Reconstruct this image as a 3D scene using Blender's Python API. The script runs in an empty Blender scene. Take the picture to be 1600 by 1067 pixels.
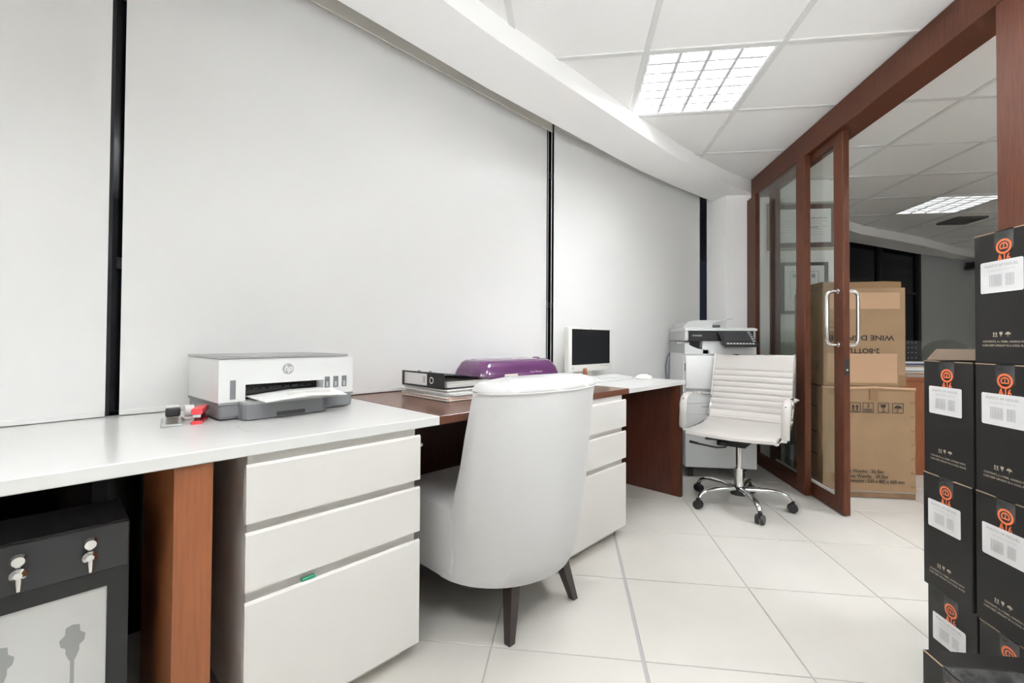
import bpy, bmesh, math, random
from mathutils import Vector, Matrix
random.seed(7)
S = bpy.context.scene
COL = S.collection
PI = math.pi

# ---------------------------------------------------------------- camera
cam_d = bpy.data.cameras.new('camera')
cam = bpy.data.objects.new('camera', cam_d)
COL.objects.link(cam)
cam_d.sensor_width = 36.0
cam_d.lens = 692.1 / 1600 * 36.0
cam_d.shift_y = -11.56 / 1600
cam_d.clip_start = 0.02
cam.matrix_world = Matrix(((0.991734, -0.004553, 0.128228, 0.0), (0.128147, -0.015142, -0.99164, 0.0),
                           (0.006457, 0.999875, -0.014433, 0.95), (0, 0, 0, 1)))
S.camera = cam
# ---------------------------------------------------------------- world, exposure
w = bpy.data.worlds.new('night')
S.world = w
w.use_nodes = True
w.node_tree.nodes['Background'].inputs[0].default_value = (0.02, 0.024, 0.035, 1)
w.node_tree.nodes['Background'].inputs[1].default_value = 0.4
S.view_settings.view_transform = 'Standard'
S.view_settings.look = 'None'
S.view_settings.gamma = 1.0
S.view_settings.use_curve_mapping = False
S.view_settings.exposure = 0.83
S.cycles.max_bounces = 16
S.cycles.diffuse_bounces = 12
S.cycles.transparent_max_bounces = 16
TUBE_MAIN = 46.0      # emission of the tubes over this office
TUBE_LEFT = 75.0      # emission of the tubes in the light added behind the camera, near the blinds
TUBE_FAR = 3.6       # emission of the tubes deep in the room behind the glass
TUBE_SIDE = 200.0      # emission of the tubes in that room's added lights, close to the partition
# added fill lamp out of view, aimed at the ceiling to brighten the room
fl = bpy.data.lights.new('ceiling_fill', 'AREA')
fl.shape = 'RECTANGLE'; fl.size = 0.6; fl.size_y = 0.6
fl.energy = 11
fl.spread = math.radians(110)
fl.color = (0.92, 0.97, 1.0)
flo = bpy.data.objects.new('ceiling_fill', fl)
COL.objects.link(flo)
flo.location = (0.3, -0.55, 1.3)
flo.rotation_euler = (Vector((0.65, 1.35, 2.27)) - Vector(flo.location)).to_track_quat('-Z', 'Y').to_euler()

# ---------------------------------------------------------------- materials
def mat(name, col, rough=0.5, metal=0.0, bump=0.0, scale=60.0, var=0.0, spec=0.5, emit=None, emit_s=0.0,
        stretch=(1, 1, 1), trans=0.0, coat=0.0, col2=None, sheen=0.0):
    m = bpy.data.materials.new(name)
    m.use_nodes = True
    nt = m.node_tree
    b = nt.nodes['Principled BSDF']
    b.inputs['Base Color'].default_value = (*col, 1)
    b.inputs['Roughness'].default_value = rough
    b.inputs['Metallic'].default_value = metal
    b.inputs['Specular IOR Level'].default_value = spec
    b.inputs['Transmission Weight'].default_value = trans
    b.inputs['Coat Weight'].default_value = coat
    b.inputs['Sheen Weight'].default_value = sheen
    if emit:
        b.inputs['Emission Color'].default_value = (*emit, 1)
        b.inputs['Emission Strength'].default_value = emit_s
    if bump or var or col2:
        tc = nt.nodes.new('ShaderNodeTexCoord')
        mp = nt.nodes.new('ShaderNodeMapping')
        mp.inputs['Scale'].default_value = stretch
        nz = nt.nodes.new('ShaderNodeTexNoise')
        nz.inputs['Scale'].default_value = scale
        nz.inputs['Detail'].default_value = 4
        nt.links.new(tc.outputs['Object'], mp.inputs[0])
        nt.links.new(mp.outputs[0], nz.inputs['Vector'])
        if var or col2:
            cr = nt.nodes.new('ShaderNodeValToRGB')
            c2 = col2 if col2 else tuple(max(0, c * (1 - var)) for c in col)
            cr.color_ramp.elements[0].position = 0.3
            cr.color_ramp.elements[1].position = 0.7
            cr.color_ramp.elements[0].color = (*c2, 1)
            cr.color_ramp.elements[1].color = (*col, 1)
            nt.links.new(nz.outputs['Fac'], cr.inputs[0])
            nt.links.new(cr.outputs[0], b.inputs['Base Color'])
        if bump:
            bp = nt.nodes.new('ShaderNodeBump')
            bp.inputs['Strength'].default_value = bump
            bp.inputs['Distance'].default_value = 0.002
            nt.links.new(nz.outputs['Fac'], bp.inputs['Height'])
            nt.links.new(bp.outputs[0], b.inputs['Normal'])
    return m

def glass_mat(name, tint=(0.93, 0.96, 0.95)):
    m = bpy.data.materials.new(name)
    m.use_nodes = True
    nt = m.node_tree
    nt.nodes.clear()
    out = nt.nodes.new('ShaderNodeOutputMaterial')
    mix = nt.nodes.new('ShaderNodeMixShader')
    tr = nt.nodes.new('ShaderNodeBsdfTransparent')
    gl = nt.nodes.new('ShaderNodeBsdfGlossy')
    fr = nt.nodes.new('ShaderNodeFresnel')
    ge = nt.nodes.new('ShaderNodeNewGeometry')
    mx = nt.nodes.new('ShaderNodeMapRange')          # leaving the pane the ratio of indices is inverted
    mx.inputs['To Min'].default_value = 1.45
    mx.inputs['To Max'].default_value = 1 / 1.45
    nt.links.new(ge.outputs['Backfacing'], mx.inputs['Value'])
    nt.links.new(mx.outputs[0], fr.inputs['IOR'])
    tr.inputs['Color'].default_value = (*tint, 1)
    gl.inputs['Roughness'].default_value = 0.02
    nt.links.new(fr.outputs[0], mix.inputs[0])
    nt.links.new(tr.outputs[0], mix.inputs[1])
    nt.links.new(gl.outputs[0], mix.inputs[2])
    nt.links.new(mix.outputs[0], out.inputs[0])
    return m

MT = dict(
    floor_tile=mat('glazed_floor_tile', (0.585, 0.562, 0.518), 0.22, var=0.05, scale=5, spec=0.4),
    grout=mat('floor_grout', (0.36, 0.35, 0.34), 0.9),
    ceil_tile=mat('mineral_ceiling_tile', (0.85, 0.84, 0.825), 0.95, bump=0.25, scale=260, var=0.05, spec=0.1),
    tbar=mat('ceiling_grid_metal', (0.68, 0.675, 0.66), 0.6),
    plaster=mat('white_plaster', (0.91, 0.902, 0.89), 0.9, bump=0.05, scale=40, spec=0.2),
    greywall=mat('far_wall_paint', (0.50, 0.51, 0.52), 0.9, bump=0.05, scale=40, spec=0.2),
    dark=mat('night_glass', (0.004, 0.004, 0.006), 0.15, spec=0.22),
    mullion=mat('dark_window_metal', (0.03, 0.03, 0.034), 0.5),
    mullion_far=mat('black_window_metal', (0.008, 0.008, 0.010), 0.5),
    blind=mat('blind_fabric', (0.80, 0.795, 0.785), 0.85, bump=0.08, scale=500, spec=0.2),
    valance=mat('valance_metal', (0.70, 0.68, 0.63), 0.55),
    bead=mat('blind_chain_plastic', (0.75, 0.75, 0.74), 0.4),
    desk_white=mat('white_laminate', (0.73, 0.725, 0.71), 0.22, spec=0.5),
    edge_white=mat('cream_edge_band', (0.78, 0.755, 0.72), 0.4),
    cab=mat('cream_cabinet_lacquer', (0.72, 0.70, 0.67), 0.45),
    wood=mat('dark_red_wood', (0.104, 0.029, 0.011), 0.5, spec=0.3, scale=14, stretch=(9, 9, 0.6), col2=(0.062, 0.0165, 0.007), bump=0.1),
    wood_top=mat('brown_wood_veneer', (0.155, 0.058, 0.032), 0.22, scale=10, stretch=(0.5, 8, 8), col2=(0.11, 0.04, 0.022)),
    wood_leg=mat('orange_brown_wood', (0.26, 0.083, 0.026), 0.45, scale=14, stretch=(9, 9, 0.6), col2=(0.205, 0.062, 0.019), bump=0.1),
    wood_dark=mat('dark_wood_panel', (0.075, 0.022, 0.011), 0.35, scale=10, stretch=(8, 8, 0.6), col2=(0.045, 0.013, 0.008)),
    glass=glass_mat('clear_glass'),
    chrome=mat('chrome', (0.80, 0.80, 0.80), 0.08, 1.0),
    steel=mat('brushed_steel', (0.62, 0.61, 0.59), 0.25, 1.0),
    black=mat('black_plastic', (0.012, 0.012, 0.013), 0.4),
    black_gloss=mat('black_gloss', (0.008, 0.008, 0.009), 0.12),
    charcoal=mat('charcoal_plastic', (0.035, 0.035, 0.038), 0.4),
    leather=mat('cream_leather', (0.53, 0.50, 0.47), 0.42, bump=0.08, scale=180),
    fabric=mat('pale_grey_velvet', (0.60, 0.592, 0.588), 0.85, bump=0.25, scale=320, sheen=0.2, spec=0.2),
    leg_dark=mat('dark_chair_leg_wood', (0.025, 0.014, 0.012), 0.35),
    white_pl=mat('white_plastic', (0.82, 0.82, 0.81), 0.35),
    off_pl=mat('copier_plastic', (0.70, 0.705, 0.70), 0.45),
    grey_pl=mat('mid_grey_plastic', (0.50, 0.51, 0.505), 0.45),
    grey_base=mat('printer_grey_plastic', (0.20, 0.205, 0.215), 0.4),
    grey_lid=mat('printer_lid_grey', (0.36, 0.36, 0.36), 0.4),
    purple=mat('purple_gloss_plastic', (0.115, 0.034, 0.118), 0.14, coat=0.5),
    lilac=mat('lilac_print', (0.45, 0.33, 0.47), 0.5),
    lid_sheen=mat('painted_lid_sheen', (0.40, 0.34, 0.39), 0.2),  # the blind's pale reflection on the purple top, put into the colour
    paper=mat('white_paper', (0.84, 0.84, 0.83), 0.8),
    desk_sheet=mat('thin_white_paper', (0.80, 0.795, 0.78), 0.6),
    paper2=mat('cream_paper', (0.74, 0.70, 0.65), 0.8),
    folder=mat('peach_folder', (0.75, 0.42, 0.29), 0.7),
    red=mat('red_plastic', (0.70, 0.05, 0.06), 0.25),
    red_dark=mat('dark_red_plastic', (0.18, 0.01, 0.012), 0.4),
    screen=mat('dark_screen', (0.008, 0.008, 0.009), 0.6, spec=0.15),
    cream_pl=mat('aged_white_plastic', (0.80, 0.785, 0.745), 0.4),
    card=mat('brown_cardboard', (0.295, 0.19, 0.108), 0.8, var=0.12, scale=7, spec=0.2),
    card_patch=mat('pale_cardboard_patch', (0.42, 0.265, 0.165), 0.8, spec=0.2),
    tape=mat('brown_packing_tape', (0.24, 0.145, 0.075), 0.2),
    clear_tape=mat('glossy_clear_tape', (0.075, 0.074, 0.070), 0.12, col2=(0.02, 0.02, 0.019), scale=25),
    pallet=mat('pallet_board', (0.24, 0.135, 0.07), 0.75, var=0.4, scale=12, stretch=(1, 6, 6)),
    ink=mat('black_print', (0.022, 0.016, 0.012), 0.8),
    box=mat('black_box_card', (0.0075, 0.0060, 0.0055), 0.5, bump=0.05, scale=200, spec=0.4),
    box_edge=mat('raw_card_edge', (0.40, 0.29, 0.19), 0.8),
    box_in=mat('inner_box_card', (0.10, 0.066, 0.042), 0.85),
    orange=mat('orange_print', (0.72, 0.15, 0.045), 0.6),
    label=mat('white_sticker', (0.80, 0.79, 0.79), 0.5),
    greyink=mat('grey_print', (0.40, 0.40, 0.40), 0.7),
    greyink2=mat('pale_grey_print', (0.55, 0.55, 0.55), 0.7),
    tan_ink=mat('tan_print', (0.48, 0.40, 0.31), 0.7),
    frame_br=mat('purple_brown_frame', (0.13, 0.085, 0.08), 0.5),
    frame_gold=mat('pale_gold_frame', (0.45, 0.43, 0.33), 0.4),
    frame_gr=mat('charcoal_frame', (0.085, 0.085, 0.085), 0.5),
    green=mat('sage_green_vinyl', (0.46, 0.52, 0.42), 0.45),
    green_d=mat('grey_green_plastic', (0.14, 0.165, 0.15), 0.5),
    olive=mat('grey_chair_mesh', (0.17, 0.175, 0.155), 0.7),
    frost=mat('frosted_pane', (0.66, 0.665, 0.65), 0.5),
    frost_sh=mat('painted_bottle_shadow', (0.35, 0.36, 0.35), 0.6),
    blue=mat('blue_paper', (0.03, 0.045, 0.15), 0.6),
    cable=mat('blue_cable', (0.12, 0.14, 0.27), 0.5),
    copper=mat('copper_brown_plastic', (0.33, 0.13, 0.06), 0.35),
    fin=mat('louvre_aluminium', (0.60, 0.60, 0.60), 0.4),
    housing=mat('light_housing_white', (0.85, 0.85, 0.85), 0.35),
    vent=mat('vent_metal', (0.10, 0.10, 0.10), 0.6),
    seal=mat('grey_brush_seal', (0.62, 0.60, 0.57), 0.7),
    green_tag=mat('green_plastic', (0.02, 0.25, 0.13), 0.4),
    tube=mat('lit_tube', (1, 1, 1), 0.5, emit=(0.925, 0.953, 0.978), emit_s=TUBE_MAIN),
    tube_far=mat('lit_tube_far', (1, 1, 1), 0.5, emit=(0.94, 0.96, 0.97), emit_s=TUBE_FAR),
    tube_left=mat('lit_tube_left', (1, 1, 1), 0.5, emit=(0.925, 0.953, 0.978), emit_s=TUBE_LEFT),
    tube_far_side=mat('lit_tube_far_side', (1, 1, 1), 0.5, emit=(0.94, 0.96, 0.97), emit_s=26.0),
    tube_side=mat('lit_tube_side', (1, 1, 1), 0.5, emit=(0.92, 0.96, 1.0), emit_s=TUBE_SIDE),
)

# ---------------------------------------------------------------- builders
def put(name, bm, m, parent=None, smooth=False, loc=None, rot=None):
    me = bpy.data.meshes.new(name)
    bmesh.ops.recalc_face_normals(bm, faces=bm.faces)
    bm.to_mesh(me)
    bm.free()
    o = bpy.data.objects.new(name, me)
    COL.objects.link(o)
    if isinstance(m, str):
        m = MT[m]
    me.materials.append(m)
    if smooth:
        for p in me.polygons:
            p.use_smooth = True
        try:
            me.set_sharp_from_angle(angle=math.radians(40))
        except Exception:
            pass
    if parent:
        o.parent = parent
    if loc:
        o.location = loc
    if rot:
        o.rotation_euler = rot
    return o

def thing(name, label, cat, loc=(0, 0, 0), rz=0.0, group=None):
    o = bpy.data.objects.new(name, None)
    COL.objects.link(o)
    o.empty_display_size = 0.05
    o.location = loc
    o.rotation_euler = (0, 0, rz)
    tag(o, label, cat, group)
    return o

def tag(o, label, cat, group=None):
    o['label'] = label
    o['category'] = cat
    if group:
        o['group'] = group
    return o

def struct(o):
    o['kind'] = 'structure'
    return o

def box(bm, x0, x1, y0, y1, z0, z1, bev=0.0, seg=1, mtx=None):
    vs = [bm.verts.new(v) for v in ((x0, y0, z0), (x1, y0, z0), (x1, y1, z0), (x0, y1, z0),
                                    (x0, y0, z1), (x1, y0, z1), (x1, y1, z1), (x0, y1, z1))]
    fs = [bm.faces.new([vs[i] for i in f]) for f in ((3, 2, 1, 0), (4, 5, 6, 7), (0, 1, 5, 4), (1, 2, 6, 5), (2, 3, 7, 6), (3, 0, 4, 7))]
    if mtx:
        for v in vs:
            v.co = mtx @ v.co
    if bev:
        es = list({e for f in fs for e in f.edges})
        bmesh.ops.bevel(bm, geom=es, offset=bev, segments=seg, affect='EDGES', profile=0.5)
    return bm

def B(x0, x1, y0, y1, z0, z1, bev=0.0, seg=1):
    return box(bmesh.new(), x0, x1, y0, y1, z0, z1, bev, seg)

def prism(pts, z0, z1, bm=None, bev=0.0, seg=1):
    bm = bm or bmesh.new()
    a = [bm.verts.new((x, y, z0)) for x, y in pts]
    b = [bm.verts.new((x, y, z1)) for x, y in pts]
    n = len(pts)
    fs = [bm.faces.new(a[::-1]), bm.faces.new(b)]
    for i in range(n):
        fs.append(bm.faces.new((a[i], a[(i + 1) % n], b[(i + 1) % n], b[i])))
    if bev:
        bmesh.ops.bevel(bm, geom=list({e for f in fs for e in f.edges}), offset=bev, segments=seg, affect='EDGES', profile=0.5)
    return bm

def extrude_profile(pts, x0, x1, bm=None):
    """pts are (y, z) pairs, swept along x."""
    bm = bm or bmesh.new()
    a = [bm.verts.new((x0, y, z)) for y, z in pts]
    b = [bm.verts.new((x1, y, z)) for y, z in pts]
    n = len(pts)
    bm.faces.new(a[::-1]); bm.faces.new(b)
    for i in range(n):
        bm.faces.new((a[i], a[(i + 1) % n], b[(i + 1) % n], b[i]))
    return bm

def tube(bm, pts, r, n=10, close=False, flat=None, swap=False):
    pts = [Vector(p) for p in pts]
    rs = r if isinstance(r, (list, tuple)) else [r] * len(pts)
    rings = []
    up = Vector((0, 0, 1))
    prev = None
    for i, p in enumerate(pts):
        t = (pts[min(i + 1, len(pts) - 1)] - pts[max(i - 1, 0)]).normalized()
        if prev is None:
            ref = up if abs(t.z) < 0.9 else Vector((1, 0, 0))
            u = t.cross(ref).normalized()
        else:
            u = (prev - t * prev.dot(t)).normalized()
        prev = u
        v = t.cross(u)
        k = flat if flat else 1.0
        if swap:
            u, v = v, u
        rings.append([bm.verts.new(p + (u * math.cos(2 * PI * j / n) + v * math.sin(2 * PI * j / n) * k) * rs[i]) for j in range(n)])
    for i in range(len(rings) - 1):
        for j in range(n):
            bm.faces.new((rings[i][j], rings[i][(j + 1) % n], rings[i + 1][(j + 1) % n], rings[i + 1][j]))
    bm.faces.new(rings[0][::-1]); bm.faces.new(rings[-1])
    return bm

def cyl(bm, c, r, z0, z1, n=20, r1=None):
    return tube(bm, [(c[0], c[1], z0), (c[0], c[1], z1)], [r, r1 if r1 is not None else r], n)

def loft(rings, caps=True, bm=None):
    bm = bm or bmesh.new()
    R = [[bm.verts.new(p) for p in ring] for ring in rings]
    n = len(R[0])
    for i in range(len(R) - 1):
        for j in range(n):
            bm.faces.new((R[i][j], R[i][(j + 1) % n], R[i + 1][(j + 1) % n], R[i + 1][j]))
    if caps:
        bm.faces.new(R[0][::-1]); bm.faces.new(R[-1])
    return bm

def ball(bm, c, rx, ry, rz, n=14, m=8):
    rings = []
    for i in range(1, m):
        a = PI * i / m
        rings.append([(c[0] + rx * math.sin(a) * math.cos(2 * PI * j / n), c[1] + ry * math.sin(a) * math.sin(2 * PI * j / n),
                       c[2] - rz * math.cos(a)) for j in range(n)])
    return loft(rings, True, bm)

def subdiv(o, lv=2):
    md = o.modifiers.new('smooth', 'SUBSURF')
    md.levels = lv
    md.render_levels = lv
    return o

_dg = None
def text(s, size, m, parent, loc, rot, name='lettering', align='CENTER', sx=1.0, shear=0.0, bold=0.0, spacing=1.0, width=None):
    cu = bpy.data.curves.new(name, 'FONT')
    cu.body = s
    cu.size = size
    cu.align_x = align
    cu.align_y = 'CENTER'
    cu.shear = shear
    cu.offset = bold
    cu.resolution_u = 3
    cu.space_character = spacing
    t = bpy.data.objects.new(name, cu)
    COL.objects.link(t)
    bpy.context.view_layer.update()
    dg = bpy.context.evaluated_depsgraph_get()
    me = bpy.data.meshes.new_from_object(t.evaluated_get(dg))
    bpy.data.objects.remove(t)
    bpy.data.curves.remove(cu)
    me.name = name
    o = bpy.data.objects.new(name, me)
    COL.objects.link(o)
    me.materials.clear()
    me.materials.append(MT[m])
    o.parent = parent
    o.location = loc
    o.rotation_euler = rot
    if width:
        xs = [v.co.x for v in me.vertices]
        sx = width / (max(xs) - min(xs))
    o.scale = (sx, 1, 1)
    return o

FRONT = (PI / 2, 0, 0)              # lettering standing on a face that looks towards -y

def copy_tree(o, parent=None):
    c = o.copy()
    COL.objects.link(c)
    if parent:
        c.parent = parent
    for ch in list(o.children):
        copy_tree(ch, c)
    return c

# wall frame: s runs along the blinds, d is the distance towards the room (negative = towards the window)
TH = math.radians(36.5)
SU, CU = math.sin(TH), math.cos(TH)
WRZ = PI / 2 - TH
def WS(s, d, z=0.0):
    return (s * SU + d * CU, s * CU - d * SU, z)
def WP(s, d):
    return WS(s, d)[:2]

# ================================================================ SETTING
ZC = 2.27                     # ceiling
PITCH, CX0, CY0 = 0.589, 0.3435, 2.068
FT, FX0, FY0 = 0.4625, 0.2265, 1.8315
OUTER = [(-1.85, -1.7), (-1.75, -1.1), (-1.5, -0.4), (-1.25, 0.2), (-0.95, 0.74), (-0.62, 1.29), (-0.333, 1.71), (-0.224, 1.856), (-0.058, 2.07),
         (0.363, 2.608), (0.731, 3.081), (0.95, 3.327), (1.208, 3.6), (1.458, 3.816)]
INNER = [(-2.25, -1.7), (-2.1, -1.0), (-1.85, -0.3), (-1.55, 0.35), (-1.2, 0.93), (-0.837, 1.48), (-0.585, 1.833), (-0.403, 2.093), (-0.11, 2.47),
         (0.292, 2.987), (0.497, 3.245), (0.8, 3.585), (1.096, 3.895), (1.25, 4.06)]
FAR_OUT = [(1.458, 3.816), (2.1, 4.45), (3.02, 5.24), (3.27, 5.44), (3.87, 5.81), (4.47, 6.21), (5.2, 6.75), (5.9, 7.2)]
FAR_IN = [(1.25, 4.06), (2.3, 5.0), (3.35, 5.83), (3.99, 6.23), (4.71, 6.70), (5.26, 6.99), (5.9, 7.45)]

def clip(poly, a, b, off):
    """keep the part of poly lying on the right of the line a->b, the line moved left by off."""
    dx, dy = b[0] - a[0], b[1] - a[1]
    L = math.hypot(dx, dy)
    nx, ny = dy / L, -dx / L
    ds = [(p[0] - a[0]) * nx + (p[1] - a[1]) * ny + off for p in poly]
    out = []
    for i in range(len(poly)):
        j = (i + 1) % len(poly)
        if ds[i] >= 0:
            out.append(poly[i])
        if (ds[i] > 0) != (ds[j] > 0) and ds[i] != ds[j]:
            t = ds[i] / (ds[i] - ds[j])
            out.append((poly[i][0] + t * (poly[j][0] - poly[i][0]), poly[i][1] + t * (poly[j][1] - poly[i][1])))
    return out
HULL = [(-1.85, -1.7), (-1.25, 0.2), (-0.333, 1.71), (0.731, 3.081), (1.458, 3.816), (3.02, 5.24), (4.47, 6.21), (5.9, 7.2)]

# floor: the slab is the grout, each tile a part
floor = struct(put('floor', B(-2.9, 7.5, -1.7, 9.0, -0.06, -0.0025), 'grout'))
gap = 0.0022
rest = bmesh.new()
tile_me = None
for i in range(-7, 16):
    for j in range(-8, 16):
        x0, y0 = FX0 + i * FT, FY0 + j * FT
        if -3 <= i <= 6 and -3 <= j <= 6:
            if tile_me is None:
                bm = B(-FT / 2 + gap, FT / 2 - gap, -FT / 2 + gap, FT / 2 - gap, -0.009, 0, 0.0008)
                o = put('tile', bm, 'floor_tile', floor)
                tile_me = o.data
            else:
                o = bpy.data.objects.new('tile', tile_me)
                COL.objects.link(o)
                o.parent = floor
            o.location = (x0 + FT / 2, y0 + FT / 2, -0.0001 * ((i * 7 + j * 3) % 4))
            if i == -1:                      # the joint between these two rows is wider, as laid
                o.location.x -= 0.0035
                o.scale.x = 0.985
        else:
            box(rest, x0 + gap, x0 + FT - gap, y0 + gap, y0 + FT - gap, -0.009, 0)
o = put('outer_tile', rest, 'floor_tile', floor)
o['kind'] = 'stuff'

# ceiling: slab above, T-bar grid, each mineral tile a part
ceiling = struct(put('ceiling', B(-2.9, 7.5, -1.7, 9.0, 2.52, 2.58), 'plaster'))
LIGHT_CELLS = {(0, 0): 'n', (0, -4): 'n', (5, 4): 'f', (4, -1): 'f', (3, -4): 'f', (8, 2): 'f', (1, -2): 'n', (-2, -4): 'n'}
bar = bmesh.new()
rest = bmesh.new()
HB = 0.0125
for i in range(-5, 12):
    for j in range(-7, 12):
        x0, y0 = CX0 + i * PITCH, CY0 + j * PITCH
        if x0 > 7.2 or y0 > 8.4:
            continue
        poly = [(x0, y0), (x0 + PITCH, y0), (x0 + PITCH, y0 + PITCH), (x0, y0 + PITCH)]
        inner = [(x0 + HB, y0 + HB), (x0 + PITCH - HB, y0 + HB), (x0 + PITCH - HB, y0 + PITCH - HB), (x0 + HB, y0 + PITCH - HB)]
        bars = [[(x0 - HB, y0 - HB), (x0 + HB, y0 - HB), (x0 + HB, y0 + PITCH - HB), (x0 - HB, y0 + PITCH - HB)],
                [(x0 + HB, y0 - HB), (x0 + PITCH - HB, y0 - HB), (x0 + PITCH - HB, y0 + HB), (x0 + HB, y0 + HB)]]
        for k in range(len(HULL) - 1):
            inner = clip(inner, HULL[k], HULL[k + 1], 0.06) if inner else inner
            bars = [clip(q, HULL[k], HULL[k + 1], 0.06) for q in bars if q]
        for q in bars:
            if len(q) >= 3:
                prism(q, ZC - 0.002, ZC + 0.012, bar)
        if len(inner) < 3 or (i, j) in LIGHT_CELLS:
            continue
        if -3 <= i <= 8 and -2 <= j <= 8:
            o = put('ceiling_tile', prism(inner, ZC + 0.004, ZC + 0.018), 'ceil_tile', ceiling)
        else:
            prism(inner, ZC + 0.004, ZC + 0.018, rest)
o = put('ceiling_grid', bar, 'tbar', ceiling)
o['kind'] = 'stuff'
o = put('outer_ceiling_tile', rest, 'ceil_tile', ceiling)
o['kind'] = 'stuff'

# curved soffit that carries the blinds
def band(outer, inner, z0, z1):
    bm = bmesh.new()
    n = len(outer)
    V = [[bm.verts.new((p[0], p[1], z)) for p in row] for row in (outer, inner) for z in (z0, z1)]
    o0, o1, i0, i1 = V
    for k in range(n - 1):
        bm.faces.new((o0[k], o0[k + 1], o1[k + 1], o1[k]))
        bm.faces.new((i0[k + 1], i0[k], i1[k], i1[k + 1]))
        bm.faces.new((o0[k + 1], o0[k], i0[k], i0[k + 1]))
        bm.faces.new((o1[k], o1[k + 1], i1[k + 1], i1[k]))
    bm.faces.new((o0[0], o1[0], i1[0], i0[0])); bm.faces.new((o0[-1], i0[-1], i1[-1], o1[-1]))
    return bm
struct(put('trim_1', band(OUTER, INNER, 2.172, 2.40), 'plaster'))
fo = FAR_OUT
fi = [FAR_IN[0], FAR_IN[1], FAR_IN[2], (3.6, 5.98), FAR_IN[3], FAR_IN[4], FAR_IN[5], FAR_IN[6]]
struct(put('trim_2', band(fo, fi, 2.172, 2.40), 'plaster'))

# window wall behind the blinds: dark glass between dark mullions, low black panel under the desks
WIN = [WP(-2.3, -1.62), WP(0.12, -1.875), WP(2.21, -1.865), WP(4.05, -1.62)]
def wall_seg(name, a, b, z0, z1, th, m):
    dx, dy = b[0] - a[0], b[1] - a[1]
    L = math.hypot(dx, dy)
    nx, ny = -dy / L * th, dx / L * th
    return struct(put(name, prism([a, b, (b[0] + nx, b[1] + ny), (a[0] + nx, a[1] + ny)], z0, z1), m))
for k in range(3):
    wnd = wall_seg('window_%d' % (k + 1), WIN[k], WIN[k + 1], 0.0, 2.52, 0.03, 'dark')
    a, b = Vector(WIN[k]), Vector(WIN[k + 1])
    d = (b - a).normalized()
    nrm = Vector((d.y, -d.x))
    def strip(c, hw, z0, z1, nm, dep=0.03):
        q = [c - d * hw + nrm * 0.001, c + d * hw + nrm * 0.001, c + d * hw + nrm * dep, c - d * hw + nrm * dep]
        put(nm, prism([tuple(p) for p in q], z0, z1), 'mullion', wnd)
    strip(b - d * (0.012 if k == 0 else 0.055), 0.016 if k == 0 else 0.028, 0.0, 2.5, 'mullion')
    for zz in (0.62, 1.17, 2.03):
        strip((a + b) / 2, (b - a).length / 2 - 0.02, zz, zz + 0.035, 'transom', 0.012)
# far windows, the night outside
FW = [(2.25, 5.02), (3.32, 5.90), (4.03, 6.35), (4.84, 6.86)]
for k in range(3):
    wnd = wall_seg('window_%d' % (k + 4), FW[k], FW[k + 1], 0.0, 2.52, 0.03, 'dark')
    a, b = Vector(FW[k]), Vector(FW[k + 1])
    d = (b - a).normalized(); nrm = Vector((d.y, -d.x))
    q = [b - d * 0.08, b, b + nrm * 0.03, b - d * 0.08 + nrm * 0.03]
    put('mullion', prism([tuple(p) for p in q], 0, 2.5), 'mullion_far', wnd)
    for zz in (0.9, 1.62):
        q = [a, b - d * 0.08, b - d * 0.08 + nrm * 0.015, a + nrm * 0.015]
        put('transom', prism([tuple(p) for p in q], zz, zz + 0.03), 'mullion_far', wnd)
wall_seg('wall_far', (4.84, 6.87), (7.5, 8.0), 0.0, 2.52, 0.1, 'greywall')
# column between the blinds and the glass partition, with the white wall that carries the certificates
struct(put('wall_column', prism([(1.296, 3.885), (2.24, 3.885), (2.24, 5.06), (1.21, 4.12)], 0, 2.52), 'plaster'))
struct(put('wall_back', B(-2.9, 7.5, -1.75, -1.65, 0, 2.52), 'plaster'))
struct(put('wall_left', B(-2.95, -2.85, -1.7, -0.05, 0, 2.52), 'plaster'))
struct(put('wall_right', B(7.4, 7.5, -1.7, 9.0, 0, 2.52), 'plaster'))
struct(put('wall_partition_rear', B(1.47, 1.53, -1.65, 0.2, 0, 2.268), 'plaster'))

# ---------------------------------------------------------------- ceiling lights
def luminaire(cx, cy, tubem, label, cat='light', group=None):
    t = thing('ceiling_light', label, cat, (cx, cy, ZC), 0, group)
    h = PITCH / 2 - HB - 0.002
    bm = bmesh.new()
    for sx in (-1, 1):
        box(bm, min(sx * h, sx * (h - 0.012)), max(sx * h, sx * (h - 0.012)), -h, h, 0.001, 0.10)
        box(bm, -h + 0.012, h - 0.012, min(sx * h, sx * (h - 0.012)), max(sx * h, sx * (h - 0.012)), 0.001, 0.10)
    box(bm, -h, h, -h, h, 0.10, 0.108)
    put('housing', bm, 'housing', t)
    for k in range(4):
        x = -h + 0.012 + (2 * h - 0.024) * (k + 0.5) / 4
        bm = bmesh.new()
        tube(bm, [(x, -h + 0.03, 0.066), (x, h - 0.03, 0.066)], 0.013, 10)
        put('tube', bm, tubem, t, True)
    for k in range(1, 4):
        x = -h + 0.012 + (2 * h - 0.024) * k / 4
        put('spine', B(x - 0.009, x + 0.009, -h + 0.012, h - 0.012, 0.004, 0.036), 'fin', t)
    for k in range(1, 7):
        y = -h + 0.012 + (2 * h - 0.024) * k / 7
        put('louvre_fin', B(-h + 0.012, h - 0.012, y - 0.007, y + 0.007, 0.005, 0.030), 'fin', t)
    return t
def cell(i, j):
    return CX0 + (i + 0.5) * PITCH, CY0 + (j + 0.5) * PITCH
luminaire(*cell(0, 0), 'tube', 'lit square louvred ceiling light touching the curved white soffit')
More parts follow.
